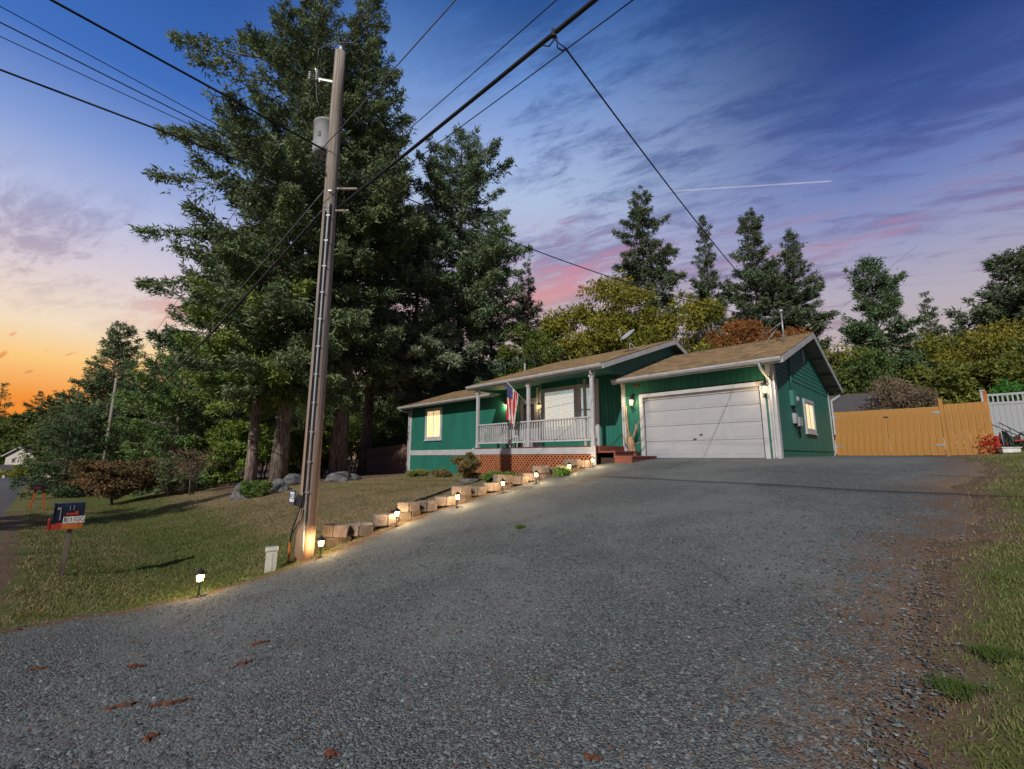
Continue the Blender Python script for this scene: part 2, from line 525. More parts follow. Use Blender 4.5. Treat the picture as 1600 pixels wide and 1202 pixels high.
def wood_pole_mat():
    m, nt, b = base_mat('weathered_pole')
    tc = N(nt, 'ShaderNodeTexCoord')
    mp = N(nt, 'ShaderNodeMapping')
    nt.links.new(tc.outputs['Object'], mp.inputs[0])
    mp.inputs['Scale'].default_value = (14, 14, .35)
    f = noise(nt, mp.outputs[0], 2.0, 8, .65)
    f2 = noise(nt, tc.outputs['Object'], 1.1, 4, .5)
    c = mixc(nt, mapr(nt, f, .36, .66), (.34, .30, .26, 1), (.15, .125, .105, 1))
    sp = N(nt, 'ShaderNodeSeparateXYZ')
    nt.links.new(tc.outputs['Object'], sp.inputs[0])
    warm = mth(nt, 'MULTIPLY', mapr(nt, sp.outputs[2], 4.5, 0.0), mapr(nt, f2, .3, .7, .35, .95))
    c = mixc(nt, warm, c, (.30, .155, .075, 1))
    nt.links.new(c, b.inputs['Base Color'])
    b.inputs['Roughness'].default_value = .9
    bp = N(nt, 'ShaderNodeBump')
    bp.inputs['Strength'].default_value = .7
    bp.inputs['Distance'].default_value = .012
    nt.links.new(f, bp.inputs['Height'])
    nt.links.new(bp.outputs[0], b.inputs['Normal'])
    return m
M['pole'] = wood_pole_mat()

def lit_window_mat():
    m, nt, b = base_mat('lit_window_blind')
    tc = N(nt, 'ShaderNodeTexCoord')
    mp = N(nt, 'ShaderNodeMapping')
    nt.links.new(tc.outputs['Object'], mp.inputs[0])
    mp.inputs['Scale'].default_value = (6, 6, .6)
    f = noise(nt, mp.outputs[0], 1.6, 4, .6)
    c = mixc(nt, mapr(nt, f, .35, .7), (1.0, .80, .48, 1), (.9, .56, .22, 1))
    nt.links.new(c, b.inputs['Base Color'])
    nt.links.new(c, b.inputs['Emission Color'])
    b.inputs['Emission Strength'].default_value = .8
    b.inputs['Roughness'].default_value = .3
    return m
M['lit'] = lit_window_mat()
def mirror_glass():
    m, nt, b = base_mat('reflecting_glass')
    g = N(nt, 'ShaderNodeBsdfGlossy')
    g.inputs['Color'].default_value = (.86, .97, 1.0, 1)
    g.inputs['Roughness'].default_value = .01
    t = N(nt, 'ShaderNodeBsdfTransparent')
    mx = N(nt, 'ShaderNodeMixShader')
    mx.inputs[0].default_value = .58
    nt.links.new(t.outputs[0], mx.inputs[1])
    nt.links.new(g.outputs[0], mx.inputs[2])
    nt.links.new(mx.outputs[0], nt.nodes['Material Output'].inputs[0])
    return m
M['mirror'] = mirror_glass()

def ground_mat():
    m, nt, b = base_mat('lawn_soil')
    tc = N(nt, 'ShaderNodeTexCoord')
    v = tc.outputs['Object']
    a = N(nt, 'ShaderNodeAttribute', attribute_name='Col')
    sp = N(nt, 'ShaderNodeSeparateColor')
    nt.links.new(a.outputs['Color'], sp.inputs[0])
    dry, dirt = sp.outputs[0], sp.outputs[1]
    n1 = noise(nt, v, 1.1, 6, .6)
    n2 = noise(nt, v, 9, 6, .7)
    n3 = noise(nt, v, 45, 4, .7)
    g = mixc(nt, mapr(nt, n3, .3, .7), (.13, .15, .045, 1), (.075, .10, .026, 1))
    d = mixc(nt, mapr(nt, n3, .3, .7), (.30, .235, .135, 1), (.19, .14, .075, 1))
    mix = mth(nt, 'ADD', mth(nt, 'MULTIPLY', n1, .75), mth(nt, 'MULTIPLY', n2, .45))
    c = mixc(nt, mapr(nt, mth(nt, 'ADD', mix, mth(nt, 'MULTIPLY', dry, .5)), .50, .78), g, d)
    s = mixc(nt, mapr(nt, n2, .35, .65), (.20, .125, .075, 1), (.12, .07, .042, 1))
    s = mixc(nt, mapr(nt, n3, .4, .75), s, (.17, .16, .15, 1))
    c = mixc(nt, mapr(nt, mth(nt, 'ADD', dirt, mth(nt, 'MULTIPLY', mth(nt, 'SUBTRACT', n2, .5), .9)), .4, .7), c, s)
    nt.links.new(c, b.inputs['Base Color'])
    b.inputs['Roughness'].default_value = .95
    b.inputs['Specular IOR Level'].default_value = .1
    bp = N(nt, 'ShaderNodeBump')
    bp.inputs['Strength'].default_value = .8
    bp.inputs['Distance'].default_value = .04
    nt.links.new(mth(nt, 'ADD', n3, n2), bp.inputs['Height'])
    nt.links.new(bp.outputs[0], b.inputs['Normal'])
    return m
def gravel_mat():
    m, nt, b = base_mat('crushed_gravel')
    tc = N(nt, 'ShaderNodeTexCoord')
    v = tc.outputs['Object']
    vo = N(nt, 'ShaderNodeTexVoronoi')
    vo.inputs['Scale'].default_value = 58
    nt.links.new(v, vo.inputs['Vector'])
    vo2 = N(nt, 'ShaderNodeTexVoronoi')
    vo2.inputs['Scale'].default_value = 130
    nt.links.new(v, vo2.inputs['Vector'])
    s1 = N(nt, 'ShaderNodeSeparateColor')
    nt.links.new(vo.outputs['Color'], s1.inputs[0])
    s2 = N(nt, 'ShaderNodeSeparateColor')
    nt.links.new(vo2.outputs['Color'], s2.inputs[0])
    k = mth(nt, 'ADD', mth(nt, 'MULTIPLY', s1.outputs[0], .6), mth(nt, 'MULTIPLY', s2.outputs[0], .4))
    c = ramp(nt, k, [(.0, (.045, .054, .057, 1)), (.4, (.105, .120, .122, 1)), (.7, (.148, .163, .162, 1)), (1, (.26, .275, .265, 1))])
    big = noise(nt, v, .38, 6, .65)
    packed = mapr(nt, big, .40, .62)
    c = mixc(nt, mth(nt, 'MULTIPLY', packed, .55), c, (.155, .170, .163, 1))
    dk = noise(nt, v, 1.6, 5, .6)
    c = mixc(nt, mapr(nt, dk, .5, .75, 0, .35), c, (.085, .095, .10, 1))
    fine = noise(nt, v, 2.6, 7, .65)
    c = mixc(nt, mapr(nt, fine, .60, .75, 0, .5), c, (.15, .115, .085, 1))
    a = N(nt, 'ShaderNodeAttribute', attribute_name='Col')
    sp = N(nt, 'ShaderNodeSeparateColor')
    nt.links.new(a.outputs['Color'], sp.inputs[0])
    med = noise(nt, v, 7, 6, .7)
    e = mapr(nt, mth(nt, 'ADD', sp.outputs[0], mth(nt, 'MULTIPLY', mth(nt, 'SUBTRACT', med, .5), 1.3)), .45, .8)
    c = mixc(nt, mth(nt, 'MULTIPLY', e, .85), c, (.17, .105, .065, 1))
    nt.links.new(c, b.inputs['Base Color'])
    b.inputs['Roughness'].default_value = .93
    b.inputs['Specular IOR Level'].default_value = .15
    bp = N(nt, 'ShaderNodeBump')
    nt.links.new(mapr(nt, big, .40, .62, .8, .35), bp.inputs['Strength'])
    bp.inputs['Distance'].default_value = .022
    h = mth(nt, 'ADD', mth(nt, 'MULTIPLY', vo.outputs['Distance'], -1.0), mth(nt, 'MULTIPLY', s1.outputs[1], .6))
    nt.links.new(h, bp.inputs['Height'])
    nt.links.new(bp.outputs[0], b.inputs['Normal'])
    return m
M['ground'] = ground_mat()
M['gravel'] = gravel_mat()
M['asphalt'] = pmat('asphalt', (.105, .108, .112), (.075, .078, .082), rough=.9, scale=2.2, bump=.5, bscale=140)

# ------------------------------------------------------------------ ground, driveway, road
def grid_mesh(name, tv, sv, zfun, mat, cfun=None, shift=None):
    T, Sg = np.meshgrid(tv, sv, indexing='ij')
    if shift: Sg = Sg + shift(T)
    x, y = TS(T, Sg)
    z = zfun(T, Sg)
    V = np.stack([x, y, z], -1).reshape(-1, 3)
    n, m_ = len(tv), len(sv)
    i, j = np.meshgrid(np.arange(n - 1), np.arange(m_ - 1), indexing='ij')
    a = (i * m_ + j).ravel()
    Fc = np.stack([a, a + 1, a + m_ + 1, a + m_], 1)
    C = None
    if cfun: C = np.stack(cfun(T, Sg), -1).reshape(-1, 3)
    return np_mesh(name, V, Fc, mat, C, True)
def dens(a, b, fa, fb, fine, coarse):
    out = [np.arange(a, fa, coarse), np.arange(fa, fb, fine), np.arange(fb, b + .01, coarse)]
    return np.concatenate(out)
def road_edge(T):
    return -15.28 - .30 * np.clip((T - 8) / 6, 0, 1) - .045 * np.clip(T - 13, 0, 60) + .05 * noise2(T, T * 0, 2.1)
def edge_dist(T, Sg):
    return np.maximum(T - drive_left(Sg), drive_right(Sg) - T)      # >0 outside the gravel
def ground_z(T, Sg):
    z = gz_ts(T, Sg)
    e = edge_dist(T, Sg)
    inside = (e < -.2) & (Sg < 7.5) & (Sg > -15)
    return np.where(inside, z - .06, z)
def ground_c(T, Sg):
    e = edge_dist(T, Sg)
    right = T < 0
    w = np.where(right, .95, .4)
    dirt = np.clip(1.0 - e / w, 0, 1)
    dirt = np.where((Sg > 9.5) | (Sg < -15.3), 0.0, dirt) * .85
    rd = np.clip(1 - np.abs(Sg - road_edge(T)) / .5, 0, 1) * .85
    dirt = np.maximum(dirt, np.where(Sg < 0, rd, 0))
    wood = np.clip((T - 17.5 + .35 * (Sg + 6)) / 3.0, 0, 1) * np.clip((Sg + 11) / 2.5, 0, 1)
    dirt = np.maximum(dirt, wood * .8)
    dry = np.clip(np.exp(-((Sg + 8.2) / 2.6) ** 2) * .8 + np.where(Sg > -5, .45, 0) - np.exp(-((Sg + 12.6) / 1.4) ** 2) * .7, -.6, 1)
    dry = np.where(right, -.22, dry)
    return dry, dirt, dirt * 0
g_me = grid_mesh('ground', dens(-90, 260, -10, 30, .25, 2.0), dens(-90, 160, -16, 12, .25, 2.0), ground_z, M['ground'], ground_c)
tag(link('ground', g_me), kind='structure')

def driveway():
    sv = np.arange(-15.25, 7.9, .12)
    k = np.linspace(0, 1, 90)
    lft, rgt = drive_left(sv), drive_right(sv)
    Sg = np.repeat(sv[None], len(k), 0)
    T = rgt[None] + (lft - rgt)[None] * k[:, None]
    x, y = TS(T, Sg)
    edge = np.minimum(T - rgt[None], lft[None] - T)
    z = gz_ts(T, Sg) + .022 - .045 * np.clip(1 - edge / .15, 0, 1)
    V = np.stack([x, y, z], -1).reshape(-1, 3)
    n, m_ = Sg.shape
    i, j = np.meshgrid(np.arange(n - 1), np.arange(m_ - 1), indexing='ij')
    a = (i * m_ + j).ravel()
    er = np.clip(1 - (T - rgt[None]) / 2.2, 0, 1)
    el = np.clip(1 - (lft[None] - T) / .7, 0, 1)
    low = np.clip((-12.6 - Sg) / 2.0, 0, 1) * .35
    e = np.maximum(np.maximum(er * .8, el * .8), low)
    # a streak of dead grass along the middle hump
    st = np.exp(-((T - 3.3 - .25 * np.sin(Sg)) / .14) ** 2) * np.clip((Sg + 6.6) / 1, 0, 1) * np.clip((-2.3 - Sg) / 1, 0, 1)
    e = np.maximum(e, st * .85)
    C = np.stack([e, e * 0, e * 0], -1).reshape(-1, 3)
    me = np_mesh('driveway', V, np.stack([a, a + 1, a + m_ + 1, a + m_], 1), M['gravel'], C, True)
    tag(link('driveway', me), kind='structure')
driveway()
r_me = grid_mesh('road', dens(-88, 220, -10, 30, .5, 2.0), np.array([-22.5, -21, -19, -17, -15.8, -15.45, -15.2]),
                 lambda T, Sg: gz_ts(T, Sg) + .03 - .045 * (Sg > road_edge(T) - .3), M['asphalt'], shift=lambda T: road_edge(T) + 15.2)
tag(link('road', r_me), kind='structure')
# side street turning off towards the tan house
sd_me = grid_mesh('side_street', np.arange(44, 62.1, .5), np.arange(-15.1, 10, 1.0), lambda T, Sg: gz_ts(T, Sg) + .035, M['asphalt'])
tag(link('side_street', sd_me), kind='structure')

# gravel stones lying on the driveway near the camera
def gravel_stones():
    n = 95000
    r_ = rng.uniform(1.35, 3.16, n) ** 2          # denser near the camera
    ang = rng.uniform(-1.0, 1.0, n)
    x, y = r_ * np.sin(ang), r_ * np.cos(ang)
    t, s = to_ts(x, y)
    keep = (rng.random(n) < np.clip((10.0 - r_) / 5.0, 0, 1)) & (edge_dist(t, s) < .25 * rng.uniform(0, 1, n)) & (s > -15.3) & (s < -.5)
    x, y, t, s = x[keep], y[keep], t[keep], s[keep]
    n = len(x)
    z = gz_ts(t, s) + .022
    base = np.array([(1, 0, 0), (0, 1, 0), (-1, 0, 0), (0, -1, 0), (0, 0, 1.0), (0, 0, -.6)])
    sz = .0055 + .013 * rng.random(n) ** 2.2
    a = rng.uniform(0, 6.28, n)
    P = base[None] * (1 + rng.uniform(-.35, .35, (n, 6, 3))) + rng.uniform(-.3, .3, (n, 6, 3))
    P *= sz[:, None, None] * np.array([1.25, .9, .62])
    ca, sa = np.cos(a)[:, None], np.sin(a)[:, None]
    Q = np.stack([P[..., 0] * ca - P[..., 1] * sa + x[:, None], P[..., 0] * sa + P[..., 1] * ca + y[:, None], P[..., 2] + z[:, None] + .002], -1)
    fb = np.array([(0, 1, 4), (1, 2, 4), (2, 3, 4), (3, 0, 4)])
    Fc = (np.arange(n)[:, None, None] * 6 + fb[None]).reshape(-1, 3)
    g = .06 + .20 * rng.random(n) ** 1.5
    g = np.where(rng.random(n) > .97, g * 1.5, g)
    C = np.stack([g * .90, g, g * 1.0], -1) * .92
    br = rng.random(n) < .05
    C[br] = np.array([.15, .10, .07])
    me = np_mesh('gravel', Q.reshape(-1, 3), Fc, M['stone'], np.repeat(C, 6, 0))
    tag(link('gravel', me), 'loose crushed grey gravel stones on the driveway', 'gravel', kind='stuff')
gravel_stones()

# grass blades
def grass(name, t, s, label, hmin, hmax, dry_bias=0.0, wk=1.5, gain=1.0, pk=3.0):
    n = len(t)
    x, y = TS(t, s)
    z = gz_ts(t, s)
    h = rng.uniform(hmin, hmax, n)
    a = rng.uniform(0, 6.28, n)
    w = rng.uniform(.004, .009, n) * wk
    lx, ly = rng.normal(0, .45, n) * h, rng.normal(0, .45, n) * h
    V = np.empty((n, 3, 3))
    V[:, 0] = np.stack([x - np.cos(a) * w, y - np.sin(a) * w, z - .004], -1)
    V[:, 1] = np.stack([x + np.cos(a) * w, y + np.sin(a) * w, z - .004], -1)
    V[:, 2] = np.stack([x + lx, y + ly, z + h], -1)
    p = noise2(x, y, 1.1, 3) * .5 + noise2(x, y, 4.3, 1) * .3 + rng.normal(0, .3, n)
    dry, _, _ = ground_c(t, s)
    k = 1 / (1 + np.exp(-(p * pk + dry * 2.6 - .25 + dry_bias)))
    gcol = np.array([.12, .165, .045])[None] * rng.uniform(.6, 1.3, (n, 1)) * gain
    dcol = np.array([.34, .265, .155])[None] * rng.uniform(.6, 1.25, (n, 1))
    C = gcol * (1 - k[:, None]) + dcol * k[:, None]
    me = np_mesh(name, V.reshape(-1, 3), np.arange(3 * n).reshape(-1, 3), M['grass'], np.repeat(C, 3, 0))
    tag(link(name, me), label, 'grass', kind='stuff')
def lawn_pts(n, t0, t1, s0, s1, fn):
    t, s = rng.uniform(t0, t1, n), rng.uniform(s0, s1, n)
    k = fn(t, s)
    return t[k], s[k]
def left_ok(t, s):
    e = edge_dist(t, s)
    patchy = rng.random(len(t)) < np.clip((e - .05) / .55, .03, 1)
    rd = (s > road_edge(t) + .3 + .12 * noise2(t, t * 0, 3)) | (rng.random(len(t)) < .04)
    house = ~((s > -1.9) & (t < 12)) & ~((s > .2) & (t < 21.2))
    wood = rng.random(len(t)) > np.clip((t - 17.5 + .35 * (s + 6)) / 3.0, 0, .95) * np.clip((s + 11) / 2.5, 0, 1)
    return (e > .02) & patchy & rd & house & wood
def right_ok(t, s):
    e = edge_dist(t, s)
    patch = noise2(*TS(t, s), 1.5, 9) * .5 + noise2(*TS(t, s), 4, 2) * .5
    p = np.clip((e - .05) / .9, 0, 1) * np.clip(.75 + patch * 1.3, .10, 1)
    return (e > -.3) & (rng.random(len(t)) < np.maximum(p, .05)) & ~((s > 7.8) & (t > -4.6))
t, s = lawn_pts(240000, 4.2, 16, -15.6, 1.5, left_ok)
grass('lawn_grass', t, s, 'mown green and straw coloured lawn beside the driveway', .02, .05)
t, s = lawn_pts(60000, 16, 30, -16.2, -1, left_ok)
grass('rough_grass', t, s, 'thin dry grass under the tall firs', .025, .06, .4)
t, s = lawn_pts(500000, -8.0, -2.9, -12.2, 8.5, right_ok)
grass('verge_grass', t, s, 'patchy green and brown grass along the right of the gravel', .02, .05, .15, .9, 1.15, 5.0)

# ------------------------------------------------------------------ vegetation
GAIN = 1.9
def foliage_tris(P, A, ln, wd, K, spread, cols, jit=.16):
    cols = cols * GAIN
    n = len(P)
    P = np.repeat(P, K, 0)
    A = np.repeat(A, K, 0)
    ln = np.repeat(ln, K) * rng.uniform(.55, 1.1, n * K)
    D = A + rng.normal(0, spread, (n * K, 3))
    D /= np.linalg.norm(D, axis=1)[:, None] + 1e-6
    side = np.cross(D, rng.normal(0, 1, (n * K, 3)))
    side /= np.linalg.norm(side, axis=1)[:, None] + 1e-6
    b = P + rng.normal(0, jit, (n * K, 3)) * ln[:, None]
    w = (ln * wd)[:, None]
    V = np.empty((n * K, 3, 3))
    V[:, 0] = b - side * w
    V[:, 1] = b + side * w
    V[:, 2] = b + D * ln[:, None]
    C = np.repeat(cols, K, 0) * rng.uniform(.75, 1.25, (n * K, 1))
    return V.reshape(-1, 3), np.repeat(C, 3, 0)

def conifer(name, label, loc, H, base, Rad, nb, cpm=16, ln=.38, K=5, c1=(.052, .078, .042), c2=(.098, .128, .062), trunk=.35, group=None, extra=(), shape=.8,
            droop=.25, thin=0.0, cat='conifer tree', rot=0.0, dn=1.42):
    """one fir: trunk with limbs, crown of needle sprays carried on drooping branches"""
    hs = base + (H - base) * np.sort(rng.random(nb) ** 1.12)
    rel = (hs - base) / (H - base)
    prof = (1 - rel) ** shape * np.clip(.55 + rel / .22 * .45, .5, 1)
    lumps = 1 + .28 * np.sin(hs * 1.1 + 1.3) * np.sin(hs * .43)
    L = np.maximum(Rad * prof * lumps * rng.uniform(.5, 1.12, nb), .25 + .2 * rng.random(nb))
    az = np.arange(nb) * 2.39996 + rng.normal(0, .5, nb)
    slope = -droop + rel * .85 + rng.normal(0, .10, nb)
    if len(extra):
        for (h_, l_, a_, sl) in extra:
            hs = np.append(hs, h_); L = np.append(L, l_); az = np.append(az, a_); slope = np.append(slope, sl)
        rel = (hs - base) / (H - base)
    nbr = len(hs)
    cnt = np.maximum((L * cpm * dn * (1 - thin) * rng.uniform(.6, 1.3, nbr)).astype(int), 5)
    idx = np.repeat(np.arange(nbr), cnt)
    n = len(idx)
    Lb, ab, hb, sb, rb = L[idx], az[idx], hs[idx], slope[idx], rel[idx]
    f = .16 + .84 * rng.random(n) ** .62
    wfan = Lb * .30 * (1.02 - f) + .16
    lat = rng.uniform(-1, 1, n) * wfan
    r_ = f * Lb - np.abs(lat) * .25
    zz = hb + sb * r_ + .10 * Lb * f ** 3 - .05 * Lb * f * (1 - rb) - np.abs(lat) * .22 - rng.exponential(.10, n) * np.minimum(Lb, 3) * .5
    er = np.stack([np.cos(ab), np.sin(ab), 0 * ab], -1)
    et = np.stack([-np.sin(ab), np.cos(ab), 0 * ab], -1)
    P = er * r_[:, None] + et * lat[:, None]
    P[:, 2] = zz
    A = er * rng.uniform(.5, 1.0, (n, 1)) + et * (np.sign(lat) * rng.uniform(.1, .9, n))[:, None]
    A[:, 2] += rng.uniform(-.35, .2, n) + sb * .4
    A /= np.linalg.norm(A, axis=1)[:, None]
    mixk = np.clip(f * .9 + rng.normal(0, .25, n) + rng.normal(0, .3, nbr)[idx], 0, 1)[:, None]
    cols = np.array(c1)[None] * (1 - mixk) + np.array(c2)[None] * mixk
    V, C = foliage_tris(P, A, rng.uniform(.7, 1.2, n) * ln * .60 * np.clip(.6 + Lb * .12, .6, 1.15), .17, K + 2, .75, cols, .38)
    root = empty(name, loc, rot)
    tag(root, label, cat, group)
    mb = MB()
    k = np.linspace(0, 1, 9)
    off = np.cumsum(rng.normal(0, .04, (9, 2)), 0)
    off[0] = 0
    mb.tube([(off[i][0], off[i][1], -.3 + (H * .985 + .3) * k[i]) for i in range(9)], [trunk * (1.28 if i == 0 else (1 - k[i]) ** .8 + .03) for i in range(9)], 12)
    for i in range(nbr):
        if L[i] < .5: continue
        e = Vector((math.cos(az[i]), math.sin(az[i]), 0))
        pts = []
        for q in (0, .5, .95):
            rr = q * L[i]
            p = e * rr
            p.z = hs[i] + slope[i] * rr + .10 * L[i] * q ** 3 - .05 * L[i] * q * (1 - rel[i]) - .03
            pts.append(p)
        mb.tube(pts, [.018 * L[i] ** .7 + .012, .012 * L[i] ** .7 + .008, .006], 3, False)
    for q in range(int(base * 2.2)):           # dead twigs on the bare trunk
        h_ = rng.uniform(1.5, base + 1)
        a_ = rng.uniform(0, 6.28)
        l_ = rng.uniform(.5, 1.9)
        mb.tube([(0, 0, h_), (math.cos(a_) * l_, math.sin(a_) * l_, h_ - l_ * rng.uniform(0, .35))], [.02, .005], 3, False)
    mb.build('trunk', M['bark'], root)
    link('crown', np_mesh('crown', V, np.arange(len(V)).reshape(-1, 3), M['needle'], C), root)
    return root

def broadleaf(name, label, loc, H, r, n, leaf=.13, c1=(.07, .10, .02), c2=(.16, .16, .03), trunk=.14, base=.25, group=None, cat='tree', ncl=40, flat=.75, mat='bark2', squash=1.0, stems=1):
    """leafy tree or shrub: stems with limbs and leaf clusters spread through the crown"""
    root = empty(name, loc)
    tag(root, label, cat, group)
    ch = H * (1 - base)
    cz = H * base + ch * .5
    d = rng.normal(0, 1, (ncl, 3))
    d /= np.linalg.norm(d, axis=1)[:, None]
    rr = rng.random(ncl) ** .42
    cen = d * rr[:, None] * np.array([r, r * squash, ch * .5])[None] * .86
    cen[:, 2] += cz
    cen[:, :2] += rng.normal(0, .05 * r, (ncl, 2))
    idx = rng.integers(0, ncl, n)
    cs = rng.uniform(.17, .34, ncl) * r
    g = rng.normal(0, 1, (n, 3))
    g /= np.linalg.norm(g, axis=1)[:, None]
    g *= (rng.random(n) ** .45)[:, None]
    P = cen[idx] + g * cs[idx][:, None] * np.array([1.15, 1.15, flat])[None]
    P[:, 2] = np.maximum(P[:, 2], .04)
    A = g + rng.normal(0, .4, (n, 3)) + np.array([0, 0, .25])
    A /= np.linalg.norm(A, axis=1)[:, None]
    mk = np.clip(rng.uniform(0, 1, ncl)[idx] * .7 + rng.uniform(0, .5, n), 0, 1)[:, None]
    cols = np.array(c1)[None] * (1 - mk) + np.array(c2)[None] * mk
    V, C = foliage_tris(P, A, rng.uniform(.7, 1.3, n) * leaf, .34, 2, .6, cols * .80)
    mb = MB()
    for q in range(stems):
        a_ = rng.uniform(0, 6.28)
        o_ = Vector((math.cos(a_), math.sin(a_), 0)) * (0 if stems == 1 else r * .12)
        top = Vector((rng.normal(0, .1) * r, rng.normal(0, .1) * r, cz)) + o_ * 2
        mb.tube([o_ + Vector((0, 0, -.1)), o_ * 1.4 + (top - o_) * .5, top], [trunk, trunk * .7, trunk * .4], 7)
    for i in range(ncl):
        p = Vector(cen[i])
        st = Vector((p.x * .12, p.y * .12, max(H * base * .8, cz - ch * .4 + (p.z - cz) * .4)))
        st.z = min(st.z, p.z)
        mb.tube([st, st.lerp(p, .5) + Vector((0, 0, .06 * r)), p], [trunk * .34, trunk * .22, trunk * .08], 4, False)
    mb.build('trunk', M[mat], root)
    link('crown', np_mesh('crown', V, np.arange(len(V)).reshape(-1, 3), M['leaf'], C), root)
    return root
def gnd(x, y):
    return (x, y, float(gz(x, y)) - .02)
def apex(px, py, Y):
    x, y, z = at(px, py, Y)
    g = float(gz(x, y))
    return (x, y, g - .02), z - g

def plant_trees():
    big = 'tall firs beside the house'
    az_l = math.atan2(-0.15, -1.0)
    conifer('fir_tree', 'tallest fir with long branches reaching past the utility pole', gnd(-12.9, 24.5), 37, 5.5, 7.6, 330, 15, .46, 6, trunk=.40, group=big,
            extra=[(26.6, 8.4, az_l, .02), (24.8, 6.8, az_l + .12, .03), (21.6, 8.6, az_l - .05, -.12), (17.5, 8.2, az_l + .1, -.05), (15.2, 8.8, az_l, -.15),
                   (12.8, 8.8, az_l - .1, -.2), (23.4, 6.0, az_l - .4, 0), (19.2, 6.8, az_l + .3, 0)])
    conifer('fir_tree', 'young fir with bright yellow green lower boughs beside the leftmost trunk', gnd(-14.1, 24.0), 16.5, 5.2, 5.0, 130, 17, .44, 6, c1=(.060, .105, .028), c2=(.125, .165, .042), trunk=.28, group=big)
    conifer('fir_tree', 'huge fir with thick sunlit trunk beside the dark board fence', gnd(-11.3, 28.7), 39, 8, 7.4, 300, 15, .48, 6, trunk=.48, group=big)
    conifer('fir_tree', 'fir with shaded trunk right behind the dark board fence', gnd(-11.2, 33.5), 31, 8.5, 7.6, 200, 13, .5, 5, trunk=.40, group=big)
    l_, h_ = apex(722, 212, 36)
    conifer('fir_tree', 'fir with ragged top and long right hand boughs rising behind the left wing roof', l_, h_, 6, 7.6, 240, 15, .5, 6, trunk=.36, group=big, c1=(.052, .082, .050), c2=(.10, .135, .072), shape=.46)
    l_, h_ = apex(655, 330, 33)
    conifer('fir_tree', 'blue green fir with pale hanging boughs above the left wing roof', l_, h_, 6.5, 5.0, 130, 17, .46, 6, trunk=.3, group=big, c1=(.07, .10, .065), c2=(.16, .195, .125), shape=.5, droop=.4)
    l_, h_ = apex(768, 405, 41)
    conifer('fir_tree', 'dark rounded fir between the house roof and the ragged fir', l_, h_, 3, 5.2, 130, 14, .5, 5, trunk=.3, group=big, shape=.55)
    l_, h_ = apex(345, 365, 34)
    conifer('fir_tree', 'dark fir with drooping boughs left of the tallest fir', l_, h_, 4, 6.2, 150, 14, .5, 5, trunk=.33, group=big, c1=(.042, .072, .04), c2=(.07, .105, .052), shape=.7)
    left = 'conifers along the road side'
    l_, h_ = apex(190, 505, 45)
    conifer('spruce_tree', 'open topped spruce growing over the second utility pole', l_, h_, 2.5, 5.2, 230, 17, .58, 6, trunk=.25, group=left, dn=1.0, shape=.6, thin=.1)
    l_, h_ = apex(292, 560, 28)
    conifer('spruce_tree', 'low spreading hemlock between the spruce and the bare small tree', l_, h_, 1.2, 4.6, 110, 16, .42, 6, trunk=.2, group=left, dn=1.0, c1=(.045, .085, .03), c2=(.09, .135, .04), shape=.5)
    l_, h_ = apex(118, 640, 33)
    conifer('spruce_tree', 'dense dark conifer reaching the ground beside the side street', l_, h_, .2, 3.4, 100, 18, .40, 6, trunk=.16, group=left, dn=1.0, c1=(.03, .055, .026), c2=(.055, .085, .035), shape=.5)
    l_, h_ = apex(322, 600, 31)
    conifer('spruce_tree', 'grey green hemlock with sweeping boughs behind the bare small tree', l_, h_, .8, 4.4, 90, 16, .42, 6, trunk=.18, group=left, dn=1.0, c1=(.05, .08, .042), c2=(.095, .13, .06), shape=.5, droop=.4)
    back = 'conifers behind the house'
    l_, h_ = apex(823, 408, 46)
    conifer('conifer', 'narrow conifer standing alone in the gap behind the porch roof', l_, h_, 5, 3.1, 150, 18, .66, 5, c1=(.036, .055, .032), c2=(.068, .092, .048), trunk=.22, group=back, dn=1.0, shape=.6)
    l_, h_ = apex(1000, 295, 47)
    conifer('conifer', 'lopsided conifer rising above the yellow green trees', l_, h_, 10, 4.6, 160, 18, .68, 5, c1=(.036, .055, .032), c2=(.068, .092, .048), trunk=.26, group=back, dn=1.0, shape=.42,
            extra=[(h_ * .80, 3.4, math.pi, .25), (h_ * .74, 4.2, 0.1, .12), (h_ * .66, 4.6, 0, -.05)])
    l_, h_ = apex(1097, 338, 47)
    conifer('conifer', 'slim conifer crossed by the cable drop', l_, h_, 6, 4.4, 190, 17, .66, 5, c1=(.036, .055, .032), c2=(.068, .092, .048), trunk=.24, group=back, dn=1.0)
    l_, h_ = apex(1170, 328, 46)
    conifer('conifer', 'full symmetrical conifer behind the rust coloured tree', l_, h_, 6, 5.6, 250, 17, .66, 5, c1=(.036, .055, .032), c2=(.068, .092, .048), trunk=.26, group=back, dn=1.0, shape=.72)
    l_, h_ = apex(1232, 362, 45)
    conifer('conifer', 'conifer with wide lower boughs above the garage ridge', l_, h_, 4, 5.0, 220, 17, .66, 5, c1=(.036, .055, .032), c2=(.068, .092, .048), trunk=.24, group=back, dn=1.0, shape=.65)
    right = 'conifers beyond the board fence'
    l_, h_ = apex(1358, 406, 34)
    conifer('conifer', 'conifer with a crooked leaning tip beyond the tan fence', l_, h_, 2, 3.8, 200, 16, .6, 5, trunk=.2, group=right, dn=1.0, shape=.42, c1=(.036, .066, .034), c2=(.065, .10, .045))
    l_, h_ = apex(1446, 458, 41)
    conifer('conifer', 'small pointed conifer peeping over the leafy trees', l_, h_, 3, 2.9, 130, 16, .62, 5, c1=(.036, .055, .032), c2=(.068, .092, .048), trunk=.16, group=right, dn=1.0)
    l_, h_ = apex(1583, 396, 33)
